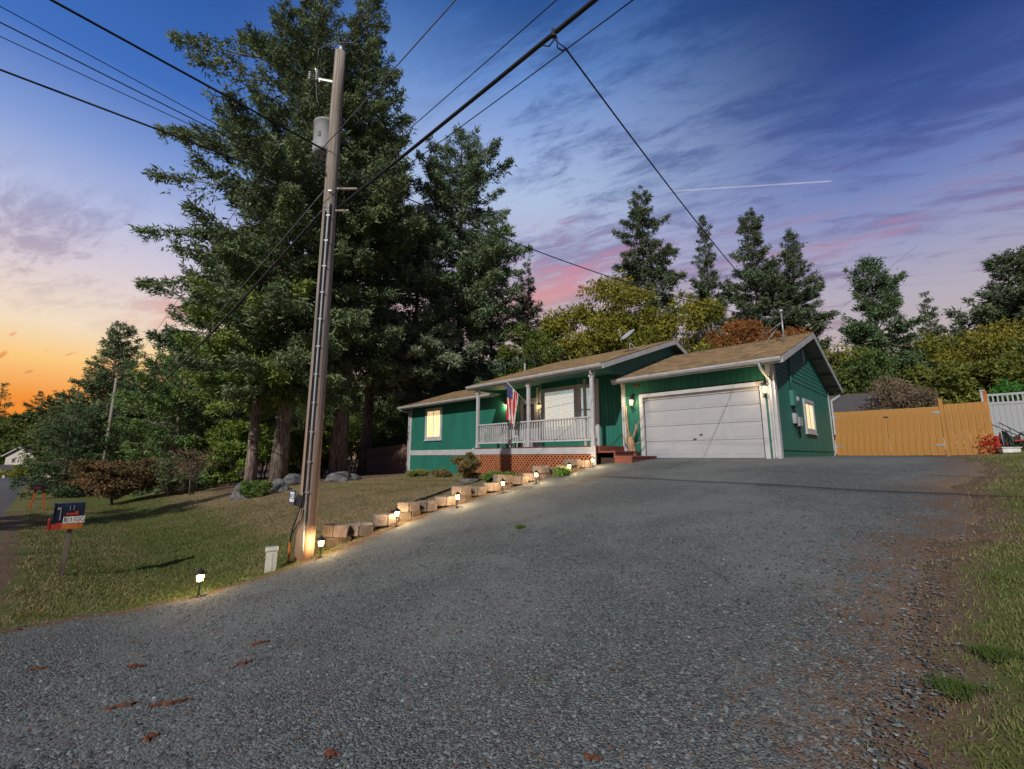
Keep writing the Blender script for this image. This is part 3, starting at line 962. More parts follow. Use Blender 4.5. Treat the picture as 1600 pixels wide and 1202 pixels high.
    conifer('conifer', 'tall dark conifer with two tops behind the white fence', l_, h_, 3, 4.8, 230, 16, .66, 5, c1=(.036, .055, .032), c2=(.068, .092, .048), trunk=.26, group=right, dn=1.0, shape=.5)
    yl = 'yellowing trees behind the house'
    A1, A2 = (.085, .105, .018), (.20, .185, .03)
    for (px, py, Y, r_, lab) in ((955, 425, 36, 4.8, 'broad yellow green tree below the lopsided conifer'), (1058, 440, 37, 4.8, 'yellow green tree beside the rust coloured one'), (885, 448, 39, 4.0, 'sparse yellow green tree with see-through top beside the narrow conifer')):
        l_, h_ = apex(px, py, Y)
        broadleaf('leafy_tree', lab, l_, h_, r_, 12500, .26, A1, A2, .2, .15, yl, ncl=60)
    l_, h_ = apex(832, 500, 33)
    broadleaf('leafy_tree', 'small deep green tree just over the porch roof', l_, h_, 3.2, 9000, .20, (.05, .085, .018), (.11, .14, .03), .14, .2, yl, ncl=40)
    l_, h_ = apex(1172, 478, 31)
    broadleaf('rust_tree', 'rust orange autumn tree directly behind the garage roof', l_, h_, 3.6, 12000, .17, (.13, .062, .022), (.27, .12, .04), .16, .15, ncl=55)
    l_, h_ = apex(1105, 520, 34)
    broadleaf('leafy_tree', 'olive green tree filling the gap left of the rust tree', l_, h_, 3.6, 9000, .2, (.06, .07, .02), (.14, .13, .035), .14, .2, yl, ncl=40)
    bf = 'leafy trees beyond the board fence'
    for (px, py, Y, r_, cA, cB, lab) in ((1300, 540, 33, 3.4, (.07, .10, .02), (.17, .17, .03), 'yellow green tree seen past the garage rear eave'),
                                 (1420, 522, 36, 4.2, (.06, .085, .018), (.17, .17, .03), 'wide leafy tree under the small pointed conifer'),
                                 (1500, 500, 33, 4.4, (.06, .085, .018), (.16, .16, .028), 'golden topped leafy tree over the fence post'),
                                 (1560, 488, 30, 3.8, (.06, .085, .018), (.21, .18, .03), 'golden leafy tree in front of the two topped conifer'),
                                 (1470, 565, 27, 3.6, (.055, .08, .018), (.14, .15, .03), 'green leafy tree right behind the tan fence'),
                                 (1340, 540, 31, 3.0, (.04, .075, .025), (.09, .13, .04), 'dark green leafy tree at the foot of the crooked conifer'),
                                 (1545, 560, 25, 3.0, (.05, .075, .018), (.14, .15, .03), 'green leafy tree over the white fence post'),
                                 (1640, 520, 25, 3.6, (.05, .075, .018), (.14, .15, .03), 'leafy tree behind the white vinyl fence')):
        l_, h_ = apex(px, py, Y)
        broadleaf('leafy_tree', lab, l_, h_, r_, 9000, .22, cA, cB, .14, .12, bf, ncl=50)
    l_, h_ = apex(1396, 590, 23.0)
    broadleaf('bare_shrub', 'brownish twiggy shrub leaning over the tan fence', l_, h_, 2.1, 9000, .11, (.10, .08, .05), (.20, .15, .10), .06, .3, cat='shrub', ncl=40)
    l_, h_ = apex(1588, 586, 21.5)
    broadleaf('cedar_hedge', 'bright green cedar hedge showing over the white fence', l_, h_, 1.1, 9000, .14, (.03, .10, .02), (.06, .17, .035), .06, .02, cat='hedge', ncl=46, flat=1.6)
    un = 'understory behind the fir trunks'
    for (px, py, Y, r_, cA, cB, lab) in ((378, 655, 27.5, 2.0, (.07, .12, .022), (.14, .19, .04), 'bright green shrub left of the leftmost fir trunk'),
                                 (468, 640, 31, 2.4, (.06, .10, .022), (.13, .16, .035), 'green shrub between the fir trunks and the utility pole'),
                                 (600, 640, 39, 3.0, (.05, .085, .022), (.11, .14, .035), 'leafy thicket over the dark board fence'),
                                 (556, 630, 41, 3.0, (.045, .08, .02), (.10, .13, .035), 'leafy thicket right of the thick fir trunk'),
                                 (512, 660, 36, 2.2, (.08, .10, .02), (.18, .17, .03), 'yellowish shrub beside the thick fir trunk'),
                                 (420, 610, 42, 3.4, (.04, .07, .02), (.09, .12, .035), 'dark leafy thicket far behind the fir trunks'),
                                 (340, 640, 40, 3.4, (.035, .065, .02), (.08, .11, .035), 'dark thicket behind the bare small tree'),
                                 (640, 610, 44, 3.4, (.035, .06, .02), (.08, .11, .03), 'dark leafy thicket beyond the left wing roof'),
                                 (230, 650, 38, 3.4, (.035, .065, .022), (.08, .11, .04), 'dark thicket behind the red leaved shrub'),
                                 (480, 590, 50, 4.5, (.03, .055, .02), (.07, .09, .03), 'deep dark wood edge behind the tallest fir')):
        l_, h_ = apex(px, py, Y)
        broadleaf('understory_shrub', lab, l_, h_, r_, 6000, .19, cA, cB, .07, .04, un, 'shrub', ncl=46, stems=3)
    for (px, py, Y, r_, lab) in ((150, 600, 58, 6, 'broad dark tree behind the road side spruce'), (225, 585, 60, 6.5, 'dark wood edge tree behind the low hemlock'), (300, 570, 60, 6.5, 'dark wood edge tree behind the sweeping hemlock'),
                                 (375, 560, 58, 6.5, 'dark wood edge tree behind the young bright fir'), (450, 555, 60, 6.5, 'dark wood edge tree between the two main fir trunks'), (525, 555, 58, 6.5, 'dark wood edge tree behind the thick fir trunk'),
                                 (600, 550, 60, 6.5, 'dark wood edge tree behind the dark fence'), (670, 545, 60, 6.5, 'dark wood edge tree behind the left wing roof'), (740, 540, 60, 6, 'dark wood edge tree behind the rounded fir')):
        l_, h_ = apex(px, py, Y)
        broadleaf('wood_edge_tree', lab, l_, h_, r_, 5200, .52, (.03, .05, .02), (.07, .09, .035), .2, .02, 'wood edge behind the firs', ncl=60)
    l_, h_ = apex(188, 706, 24)
    broadleaf('lace_maple', 'spreading reddish brown cut-leaf maple beside the road side spruce', l_, h_, 2.3, 11000, .12, (.075, .07, .028), (.17, .10, .055), .07, .12, cat='shrub', ncl=70, flat=.32)
    l_, h_ = apex(312, 690, 23.5)
    broadleaf('bare_tree', 'small half bare tree with pale twigs by the path edge', l_, h_, 1.3, 900, .08, (.10, .075, .05), (.20, .14, .09), .045, .25, ncl=50, stems=3)
    l_, h_ = apex(275, 712, 24.5)
    broadleaf('low_shrub', 'low grey green shrub left of the bare small tree', l_, h_, 1.2, 3500, .1, (.06, .08, .04), (.13, .15, .08), .04, .05, cat='shrub', ncl=30, stems=3)
    fl = 'woods beyond the tan house'
    labs = ['tall far conifer at the edge of the woods', 'thin far conifer poking over the woods', 'dark far conifer next to the distant pole']
    for (px, py, Y, lab) in ((8, 598, 112, labs[0]), (64, 612, 118, labs[1]), (96, 614, 118, labs[2])):
        l_, h_ = apex(px, py, Y)
        conifer('far_conifer', lab, l_, h_, h_ * .25, 4.5, 90, 9, .9, 5, trunk=.25, group=fl, shape=.6, dn=.8)
    for i, (px, py, Y) in enumerate(((-30, 630, 112), (25, 640, 114), (50, 632, 116), (80, 628, 118), (108, 632, 112), (135, 636, 104), (34, 655, 108), (70, 655, 108), (100, 660, 100), (150, 650, 84), (0, 650, 110), (-10, 660, 106), (85, 668, 98), (125, 668, 90), (-25, 690, 104), (5, 690, 108), (40, 690, 106), (-75, 640, 112), (-125, 632, 110), (-180, 640, 108), (-240, 630, 104), (-300, 640, 100))):
        l_, h_ = apex(px, py, Y)
        broadleaf('woodland_tree', 'leafy tree in the far wood behind the tan house', l_, h_, 5.6, 2600, .75, (.05, .08, .02), (.11, .13, .035), .24, .06, fl, ncl=44)
    l_, h_ = apex(27, 728, 80)
    broadleaf('garden_bush', 'round yellow green bush in front of the tan house', l_, h_, 2.4, 3000, .22, (.10, .12, .02), (.22, .21, .03), .05, .02, cat='shrub', ncl=26, stems=3)
    l_, h_ = apex(68, 706, 78)
    broadleaf('garden_bush', 'taller green bush beside the tan house corner', l_, h_, 3.4, 4000, .26, (.06, .09, .02), (.13, .16, .03), .06, .04, cat='shrub', ncl=30, stems=3)
    # across the road, outside the frame: the trees whose shadow lies over the lawn's far side
    conifer('roadside_fir', 'slender fir across the road throwing its shadow over the verge', gnd(-20.2, 3.4), 12.8, .8, 3.6, 150, 12, .55, 3, trunk=.2, shape=.5)
    conifer('roadside_fir', 'short fir across the road beside the slender one', gnd(-23.4, 4.6), 11.0, .8, 3.4, 120, 12, .55, 3, trunk=.2, shape=.5)
plant_trees()

# ------------------------------------------------------------------ the house (local x runs right along the front, y runs back)
house = empty('ranch_house', (CX, CY, 0), HROT)
tag(house, 'single storey green ranch house with white trim, porch and attached garage', 'house')

def boards(mb, a, b, z0, z1, out, pitch=.2, depth=.014, thick=.1):
    """vertical grooved siding between plan points a and b; out is the outward normal"""
    a, b, out = Vector((*a, 0)), Vector((*b, 0)), Vector((*out, 0)).normalized()
    L = (b - a).length
    d = (b - a) / L
    def slab(u0, u1, o0, o1):
        p = [a + d * u0 + out * o0, a + d * u1 + out * o0, a + d * u1 + out * o1, a + d * u0 + out * o1]
        mb.prism([(q.x, q.y, z0) for q in p], (0, 0, z1 - z0))
    slab(0, L, -thick, -depth)
    u = 0.0
    while u < L - .02:
        slab(u + (.011 if u > 0 else 0), min(u + pitch, L), -depth - .002, 0)
        u += pitch
def lap(mb, a, b, z0, z1, out, exp=.18, clip=None):
    """horizontal lap boards; clip(z) gives the fraction range kept at that height"""
    a, b, out = Vector((*a, 0)), Vector((*b, 0)), Vector((*out, 0)).normalized()
    z = z0
    while z < z1 - .01:
        zt = min(z + exp, z1)
        f0, f1 = clip(z) if clip else (0, 1)
        g0, g1 = clip(zt) if clip else (0, 1)
        if f1 - f0 > .004:
            p, q = a.lerp(b, f0), a.lerp(b, f1)
            p2, q2 = a.lerp(b, g0), a.lerp(b, g1)
            def P(v, o, zz):
                w = v + out * o
                return (w.x, w.y, zz)
            vs = [P(p, -.05, z), P(q, -.05, z), P(q, .018, z), P(p, .018, z), P(p2, -.05, zt), P(q2, -.05, zt), P(q2, .002, zt), P(p2, .002, zt)]
            mb.add(vs, [(0, 3, 2, 1), (4, 5, 6, 7), (0, 1, 5, 4), (1, 2, 6, 5), (2, 3, 7, 6), (3, 0, 4, 7)])
        z = zt
def shingles(name, x0, x1, ye, ze, yr, zr, parent, exp=.14):
    ln = math.hypot(yr - ye, zr - ze)
    dy, dz = (yr - ye) / ln, (zr - ze) / ln
    ny, nz = (-dz, dy) if dy > 0 else (dz, -dy)
    Vs, Cs = [], []
    rows = int(ln / exp) + 1
    for r_ in range(rows):
        u0, u1 = r_ * exp, min((r_ + 1) * exp + .02, ln + .01)
        x = x0 - rng.uniform(0, .3)
        while x < x1:
            w = rng.uniform(.2, .36)
            a, b = max(x + .004, x0), min(x + w - .004, x1)
            if b - a > .02:
                h0, h1 = .014 + rng.uniform(0, .007), .005
                def Q(xx, u, h):
                    return (xx, ye + dy * u + ny * h, ze + dz * u + nz * h)
                Vs += [Q(a, u0, -.002), Q(b, u0, -.002), Q(b, u0, h0), Q(a, u0, h0), Q(b, u1, h1), Q(a, u1, h1)]
                k = rng.uniform(.7, 1.25)
                c = np.array([.225, .155, .09]) * k
                if rng.random() < .12: c = np.array([.15, .11, .075]) * k
                if rng.random() < .10: c = np.array([.15, .135, .06]) * k
                Cs += [c] * 6
            x += w
    V = np.array(Vs)
    n = len(V) // 6
    b6 = np.arange(n)[:, None] * 6
    Fc = np.concatenate([b6 + np.array([[0, 1, 2, 3]]), b6 + np.array([[3, 2, 4, 5]])])
    o = link(name, np_mesh(name, V, Fc, M['shingle'], np.array(Cs)), parent)
    o['kind'] = 'stuff'
    return o

def roof(x0, x1, ye, ze, yr, zr, yb, zb, under, gut=(None, None)):
    mb = MB()
    th = .11
    mb.prism([(x0, ye, ze), (x0, yr, zr), (x0, yb, zb), (x0, yb, zb - th), (x0, yr, zr - th), (x0, ye, ze - th)], (x1 - x0, 0, 0))
    rf = mb.build('roof', under, house)
    shingles('shingles', x0 - .02, x1 + .02, ye - .03, ze + .002, yr, zr + .012, rf)
    shingles('shingles', x0 - .02, x1 + .02, yb + .03, zb + .002, yr, zr + .010, rf)
    mb = MB()
    for q in np.arange(x0, x1 - .1, .31):
        mb.prism([(q, yr - .15, zr - .025), (q, yr, zr + .032), (q, yr + .15, zr - .025), (q, yr, zr + .01)], (.3, 0, 0))
    me_o = mb.build('ridge_cap', M['ridge'], rf)
    # rake boards
    for (xx, dx) in ((x0 - .022, .04), (x1 - .018, .04)):
        for (ya, za, yb_, zb_) in ((ye, ze, yr, zr), (yb, zb, yr, zr)):
            mb = MB()
            mb.prism([(xx, ya, za - .004), (xx, yb_, zb_ - .004), (xx, yb_, zb_ - .20), (xx, ya, za - .19)], (dx, 0, 0))
            mb.build('rake_board', M['white'], rf)
    # fascia and gutter
    mb = MB()
    mb.box((x0 + .02, ye - .005, ze - .19), (x1 - .02, ye + .03, ze - .012))
    mb.build('fascia', M['white'], rf)
    mb = MB()
    g0 = x0 + .01 if gut[0] is None else gut[0]
    g1 = x1 - .01 if gut[1] is None else gut[1]
    mb.prism([(g0, ye - .006, ze - .03), (g0, ye - .13, ze - .025), (g0, ye - .125, ze - .08), (g0, ye - .08, ze - .14), (g0, ye - .006, ze - .14)], (g1 - g0, 0, 0))
    mb.build('gutter', M['white'], rf, bevel=.008)
    return rf
M['ridge'] = pmat('ridge_shingle', (.22, .15, .09), (.15, .11, .07), rough=.9, scale=12)
M['under'] = pmat('roof_underside', (.20, .22, .22), (.14, .15, .15), rough=.8, scale=3)

def build_house():
    G = M['green']
    WY = .5                                            # main wall plane
    FL = .38                                           # floor level
    # ---- main walls
    mb = MB(); boards(mb, (-20.9, WY), (-5.05, WY), FL, 3.32, (0, -1)); mb.build('front_wall', G, house)
    mb = MB(); mb.box((-20.9, WY + .1, -1.6), (-20.8, 8.3, 3.1)); mb.box((-20.8, 8.2, -1.6), (-5.1, 8.3, 3.1)); mb.box((-12, WY + .1, 3.0), (-11.9, 8.3, 4.0))
    mb.prism([(-20.9, WY, 3.1), (-20.9, 8.3, 3.1), (-20.9, 4.2, 4.36)], (.1, 0, 0)); mb.build('side_wall', G, house)
    mb = MB(); lap(mb, (-20.9, WY), (-11.7, WY), -1.25, .08, (0, -1), .2); mb.build('skirt_siding', G, house)
    mb = MB(); mb.box((-20.92, WY - .045, .08), (-11.6, WY + .02, .38)); mb.build('band_board', M['white'], house)
    mb = MB(); mb.box((-20.96, WY - .05, -1.3), (-20.78, WY + .08, 3.0)); mb.build('corner_trim', M['white'], house)
    mb = MB(); mb.box((-20.88, WY - .03, -1.5), (-11.7, WY + .05, -1.12)); mb.build('foundation', M['concrete'], house)
    # ---- garage walls
    mb = MB(); boards(mb, (-5.08, 0), (-4.42, 0), -.12, 2.75, (0, -1)); boards(mb, (-.24, 0), (0, 0), -.12, 2.75, (0, -1)); boards(mb, (-4.42, 0), (-.24, 0), 2.30, 2.75, (0, -1)); mb.build('garage_front_wall', G, house)
    mb = MB(); boards(mb, (0, .0), (0, 8.0), .22, 2.50, (1, 0), pitch=.2); mb.build('garage_side_wall', G, house)
    mb = MB(); mb.box((-.1, .02, -.2), (-.004, 7.98, .22)); mb.box((-5.1, .1, -.4), (-5.0, 8, 2.8)); mb.box((-5.1, 7.9, -.3), (0, 8.0, 2.7)); mb.build('garage_base_wall', G, house)
    mb = MB(); mb.box((-.02, .02, .19), (.022, 8.0, .235)); mb.build('drip_board', G, house)
    def gclip(z):
        k = max(0.0, (z - 2.72) / (4.26 - 2.72))
        return (.5 * k, 1 - .5 * k)
    mb = MB(); lap(mb, (.0, .02), (.0, 7.98), 2.50, 4.24, (1, 0), .155, gclip); mb.build('gable_siding', G, house)
    # ---- main gable above the garage roof, facing right
    def mclip(z):
        k = max(0.0, (z - 3.10) / (4.98 - 3.10))
        return (.5 * k, 1 - .5 * k)
    mb = MB(); lap(mb, (-4.98, -1.86), (-4.98, 9.46), 3.02, 4.96, (1, 0), .19, mclip); mb.build('gable_siding', M['green_soffit'], house)
    mb = MB(); mb.prism([(-12.0, -1.86, 3.05), (-12.0, 9.4, 3.05), (-12.0, 3.8, 4.9)], (.06, 0, 0)); mb.build('gable_siding', G, house)
    # ---- roofs
    roof(-21.3, -12.04, -.2, 3.12, 4.2, 4.56, 8.6, 3.12, M['under'])
    roof(-12.05, -4.64, -2.0, 3.2, 3.8, 5.12, 9.6, 3.2, M['under'])
    rf = roof(-5.18, .42, -.6, 2.84, 4.0, 4.44, 8.6, 2.84, M['under'], gut=(-5.16, .40))
    for q in (1.0, 2.3, 5.6, 6.9, 8.0):               # lookouts under the garage rake
        z = 2.84 + (min(q, 8 - q) + .6) * .348 - .17
        mb = MB(); mb.box((.0, q - .045, z - .05), (.40, q + .045, z + .03)); mb.build('lookout', M['under'], house)
    # ---- porch ceiling, header, deck
    mb = MB(); mb.prism([(-11.98, -1.93, 3.03), (-11.98, .5, 3.29), (-11.98, .5, 3.33), (-11.98, -1.93, 3.07)], (6.95, 0, 0)); mb.build('porch_ceiling', M['green_soffit'], house)
    deck = MB(); deck.box((-11.75, -1.82, .20), (-5.18, .48, .335)); dk = deck.build('porch_deck', M['deck'], house)
    y = -1.86
    while y < .44:                                     # deck boards
        mb = MB(); mb.box((-11.8, y, .337), (-5.12, y + .135, .375)); mb.build('deck_board', M['deck'], dk)
        y += .141
    mb = MB(); mb.box((-11.78, -1.855, .09), (-5.14, -1.825, .33)); mb.build('skirt_board', M['white'], house)
    mb = MB(); mb.box((-11.7, -1.5, -1.3), (-5.3, -1.46, .2)); mb.build('crawlspace_shade_sheet', M['dark_void'], house)  # dark sheet painted as the shade behind the lattice
    # lattice
    mb = MB()
    x0, x1, z0, z1 = -11.68, -5.28, -1.35, .10
    def slat(c, sg, yy):
        # line z = sg*(x-c); clip to the rectangle
        xs = sorted([c + z0 * sg, c + z1 * sg])
        a, b = max(xs[0], x0), min(xs[1], x1)
        if b - a < .03: return
        mb.bar((a, yy, (a - c) * sg), (b, yy, (b - c) * sg), .048, .008, (0, -1, 0))
    c = x0 - 2
    while c < x1 + 2:
        slat(c, 1, -1.818); slat(c, -1, -1.809)
        c += .165
    o = mb.build('lattice_panel', M['lattice'], house); o['kind'] = 'stuff'
    # ---- steps at the right end of the porch
    mb = MB(); mb.box((-5.17, -1.70, .13), (-4.45, -.06, .19)); mb.box((-4.53, -1.68, -.05), (-4.48, -.08, .13)); mb.box((-5.12, -1.72, .20), (-5.07, -.06, .37)); mb.build('step', M['deck'], house)
    mb = MB(); mb.box((-4.50, -1.74, -.035), (-3.80, -.10, .025)); mb.box((-3.88, -1.72, -.30), (-3.83, -.12, -.035)); mb.box((-4.48, -1.725, -.30), (-3.88, -1.69, -.035)); mb.build('step', M['deck'], house)
    mb = MB(); mb.box((-5.05, -1.68, -.6), (-4.5, -.1, -.04)); mb.build('step_shade_fill', M['dark_void'], house)  # dark fill painted as the shade under the steps
    # ---- porch posts
    for px, w in ((-11.58, .12), (-8.4, .12), (-5.29, .13)):
        mb = MB(); mb.box((px - w / 2, -1.80, .377), (px + w / 2, -1.68, 3.03)); ps = mb.build('porch_post', M['white'], house, bevel=.01)
        mb = MB(); mb.box((px - w / 2 - .03, -1.83, 2.80), (px + w / 2 + .03, -1.65, 3.02)); mb.build('post_cap', M['white'], ps, bevel=.02)
        mb = MB(); mb.box((px - w / 2 - .02, -1.81, .378), (px + w / 2 + .02, -1.67, .50)); mb.build('post_base', M['white'], ps)
    mb = MB(); mb.box((-5.30, -1.90, -.9), (-5.12, -1.858, .37)); mb.build('lattice_post', M['white'], house)
    mb = MB(); mb.box((-11.78, -1.90, -1.35), (-11.64, -1.858, .37)); mb.build('lattice_post', M['white'], house)
    # ---- railings
    bal = MB().box((-.021, -.021, 0), (.021, .021, .76)).mesh('baluster', M['white'])
    for (a, b) in ((-11.5, -8.47), (-8.33, -5.37)):
        mb = MB(); mb.box((a, -1.80, 1.36), (b, -1.69, 1.42)); rl = mb.build('railing', M['white'], house, bevel=.008)
        mb = MB(); mb.box((a, -1.78, .555), (b, -1.71, .615)); mb.build('bottom_rail', M['white'], rl)
        n = int(round((b - a) / .132))
        for i in range(1, n):
            link('baluster', bal, rl, (a + (b - a) * i / n, -1.745, .607))
    mb = MB(); mb.box((-11.62, -1.66, 1.36), (-11.53, .45, 1.42)); rl = mb.build('railing', M['white'], house)
    for i in range(1, 15): link('baluster', bal, rl, (-11.575, -1.66 + i * .14, .607))
    # ---- front door
    mb = MB(); mb.box((-10.98, WY - .05, .38), (-9.82, WY + .02, 2.72)); mb.build('door_frame', M['white'], house)
    mb = MB(); mb.box((-10.86, WY - .085, .42), (-9.94, WY - .052, 2.58)); dr = mb.build('front_door', M['door_white'], house)
    for (za, zb) in ((.55, 1.05), (1.15, 1.55)):
        for xa in (-10.76, -10.36):
            mb = MB(); mb.box((xa, WY - .097, za), (xa + .32, WY - .086, zb)); mb.build('door_panel', M['door_white'], dr, bevel=.01)
    mb = MB(); mb.box((-10.74, WY - .095, 1.66), (-10.06, WY - .0855, 2.44)); mb.build('door_light', M['glass_dark'], dr)
    mb = MB(); mb.lathe([(.03, 0), (.032, .03), (.012, .05)], (0, 0, 0), 10, Matrix.Translation((-10.02, WY - .086, 1.32)) @ Matrix.Rotation(R(90), 4, 'X')); mb.build('door_knob', M['metal'], dr)
    # ---- windows
    def window(nm, mt, w, h, bars, pane_mat, trim=.11, sill=True):
        """mt maps local (x along wall, y outwards negative, z up) into the house; origin at the lower left of the trim"""
        mb = MB()
        for a, b in (((0, -.05, 0), (w, 0, trim)), ((0, -.05, h - trim), (w, 0, h)), ((0, -.05, trim), (trim, 0, h - trim)), ((w - trim, -.05, trim), (w, 0, h - trim))):
            mb.box(a, b, mt)
        wd = mb.build(nm, M['white'], house)
        iw, ih = w - 2 * trim, h - 2 * trim
        mb = MB()
        for a, b in (((trim, -.035, trim), (w - trim, -.003, trim + .04)), ((trim, -.035, h - trim - .04), (w - trim, -.003, h - trim)), ((trim, -.035, trim + .04), (trim + .04, -.003, h - trim - .04)), ((w - trim - .04, -.035, trim + .04), (w - trim, -.003, h - trim - .04))):
            mb.box(a, b, mt)
        mb.build('sash', M['vinyl'], wd)
        for bx in bars:
            mb = MB(); mb.box((trim + iw * bx - .022, -.033, trim + .04), (trim + iw * bx + .022, -.003, h - trim - .04), mt); mb.build('mullion', M['vinyl'], wd)
        xs = [0] + list(bars) + [1]
        for i in range(len(xs) - 1):
            mb = MB(); mb.box((trim + iw * xs[i] + .024, -.016, trim + .041), (trim + iw * xs[i + 1] - .024, -.010, h - trim - .041), mt); mb.build('pane', pane_mat, wd)
        if sill:
            mb = MB(); mb.box((-.03, -.085, -.05), (w + .03, 0, -.001), mt); mb.build('sill', M['white'], wd)
        return wd
    window('bedroom_window', Matrix.Translation((-19.2, WY - .001, .98)), 1.72, 1.92, [.5], M['lit'], .15)
    window('garage_window', Matrix.Translation((.001, 3.35, .82)) @ Matrix.Rotation(R(90), 4, 'Z'), 1.45, 1.20, [.5], M['lit'], .12)
    # bay window: front pane, two angled sides, roof and apron
    bx0, bx1, by = -9.25, -7.25, -.02
    sx0, sx1 = -9.80, -6.62
    z0, z1 = .86, 2.98
    mb = MB(); mb.prism([(sx0, WY - .01, z0 - .12), (bx0, by + .03, z0 - .12), (bx1, by + .03, z0 - .12), (sx1, WY - .01, z0 - .12)], (0, 0, .11)); bay = mb.build('bay_window', M['white'], house)
    mb = MB(); mb.prism([(sx0, WY - .01, z1), (bx0, by + .03, z1), (bx1, by + .03, z1), (sx1, WY - .01, z1)], (0, 0, .27)); mb.build('bay_head', G, bay)
    mb = MB(); mb.prism([(sx0 + .08, WY - .02, .39), (bx0 + .05, by + .12, .39), (bx1 - .05, by + .12, .39), (sx1 - .08, WY - .02, .39)], (0, 0, z0 - .52)); mb.build('bay_base', G, bay)
    mb = MB(); mb.box((sx0 + .1, WY - .04, z0), (sx1 - .1, WY - .006, z1)); mb.build('room_glow_sheet', M['room'], bay)  # glowing sheet added behind the bay glass to brighten its panes
    def bay_frame(a, b, trim):
        a, b = Vector((*a, 0)), Vector((*b, 0))
        d = (b - a)
        L = d.length
        mt = Matrix.Translation((a.x, a.y, z0 - .005)) @ Matrix.Rotation(math.atan2(d.y, d.x), 4, 'Z')
        h = z1 - z0
        mb = MB()
        for p, q in (((0, 0, 0), (L, .06, trim)), ((0, 0, h - trim), (L, .06, h)), ((0, 0, trim), (trim, .06, h - trim)), ((L - trim, 0, trim), (L, .06, h - trim))):
            mb.box(p, q, mt)
        fr = mb.build('bay_frame', M['white'], bay)
        return mt, L, h, trim
    mt, L, h, tr = bay_frame((bx0, by), (bx1, by), .17)
    mb = MB(); mb.box((tr, .035, tr + .12), (L - tr, .043, h - tr), mt); mb.build('bay_pane', M['mirror'], bay)
    mb = MB(); mb.box((tr, .015, tr), (L - tr, .055, tr + .12), mt); mb.build('bay_rail', M['white'], bay)
    for p, q in (((bx1 + .012, by + .012), (sx1, WY - .03)), ((sx0, WY - .03), (bx0 - .012, by + .012))):
        mt, L, h, tr = bay_frame(p, q, .15)
        mb = MB(); mb.box((tr, .035, tr), (L - tr, .043, h - tr), mt); mb.build('bay_pane', M['mirror'], bay)
        mb = MB(); mb.box((tr, .02, h * .5 - .03), (L - tr, .05, h * .5 + .03), mt); mb.build('bay_rail', M['white'], bay)
    for xx in (sx0 - .12, sx1 + .02, -7.05):
        yy = WY - .06 if xx != -7.05 else .18
        mb = MB(); mb.box((xx, yy - .05, .39), (xx + .10, yy + .05, 3.2)); mb.build('bay_trim', M['white'], house)
    # ---- garage door
    gx0, gx1, gh = -4.28, -.38, 2.13
    mb = MB(); mb.box((gx0 - .13, -.045, -.08), (gx0, .06, gh + .13)); mb.box((gx1, -.045, -.08), (gx1 + .13, .06, gh + .13)); mb.box((gx0, -.045, gh), (gx1, .06, gh + .13)); mb.box((gx0, .061, gh - .1), (gx1, .2, gh + .1)); mb.build('garage_door_frame', M['white'], house)
    sec = gh / 4
    mb = MB()
    for r_ in range(4):
        mb.box((gx0, .10, r_ * sec + .005 - (.05 if r_ == 0 else 0)), (gx1, .14, (r_ + 1) * sec - .005))
    mb.box((gx0, .141, -.05), (gx1, .15, gh))
    gd = mb.build('garage_door', M['door_white'], house, bevel=.004)
    cw = (gx1 - gx0) / 4
    pm = MB()
    w, h = cw - .14, sec - .13
    pm.add([(0, 0, 0), (w, 0, 0), (w, 0, h), (0, 0, h), (.03, -.006, .03), (w - .03, -.006, .03), (w - .03, -.006, h - .03), (.03, -.006, h - .03), (.02, .02, .02)],
           [(0, 1, 5, 4), (1, 2, 6, 5), (2, 3, 7, 6), (3, 0, 4, 7), (4, 5, 6, 7)])
    rim = MB()
    pme = pm.mesh('door_panel', M['door_white'])
    gm = MB()
    for a, b in (((-.02, -.001, -.02), (w + .02, .004, -.006)), ((-.02, -.001, h + .006), (w + .02, .004, h + .02)), ((-.02, -.001, -.006), (-.006, .004, h + .006)), ((w + .006, -.001, -.006), (w + .02, .004, h + .006))):
        gm.box(a, b)
    gme = gm.mesh('panel_groove', M['door_shadow'])
    for r_ in range(4):
        for c_ in range(4):
            link('door_panel', pme, gd, (gx0 + c_ * cw + .07, .099, r_ * sec + .065))
    for (xx, zz) in ((-2.5, .58), (-2.28, .72)):
        mb = MB(); mb.box((xx - .05, .06, zz - .012), (xx + .05, .098, zz + .012)); mb.build('lift_handle', M['black'], gd)
    # ---- corner trims and downspouts
    for nm, a, b in (('corner_trim', (-.19, -.03, -.1), (.032, .0, 2.74)), ('corner_trim', (.003, .0, -.1), (.032, .19, 2.74)), ('corner_trim', (-5.14, -.03, -.15), (-5.0, .03, 2.72)), ('corner_trim', (.002, 7.86, -.1), (.03, 8.02, 2.7))):
        mb = MB(); mb.box(a, b); mb.build(nm, M['white'], house)
    def spout(pts, w=.055):
        mb = MB()
        for p, q in zip(pts[:-1], pts[1:]): mb.bar(p, q, w, w * 1.3)
        mb.build('downspout', M['white'], house, bevel=.006)
    spout([(-.16, -.66, 2.70), (-.16, -.62, 2.58), (-.12, -.30, 2.40), (-.08, -.06, 2.30), (-.08, -.06, .05), (-.04, -.22, -.03)])
    spout([(-5.2, -1.96, 3.02), (-5.2, -1.92, 2.9), (-5.2, -1.85, 2.84), (-5.2, -1.85, .35)])
    spout([(-5.09, -.10, 2.72), (-5.09, -.07, 2.6), (-5.09, -.07, .1)])
    spout([(-21.1, -.28, 3.0), (-21.1, -.2, 2.9), (-20.98, .40, 2.78), (-20.98, .42, -1.1)])
    spout([(.34, 8.55, 2.7), (.30, 8.4, 2.55), (.09, 8.02, 2.35), (.09, 7.98, .9)])
    # ---- gable vent, meter gear, spotlight boxes
    mb = MB()
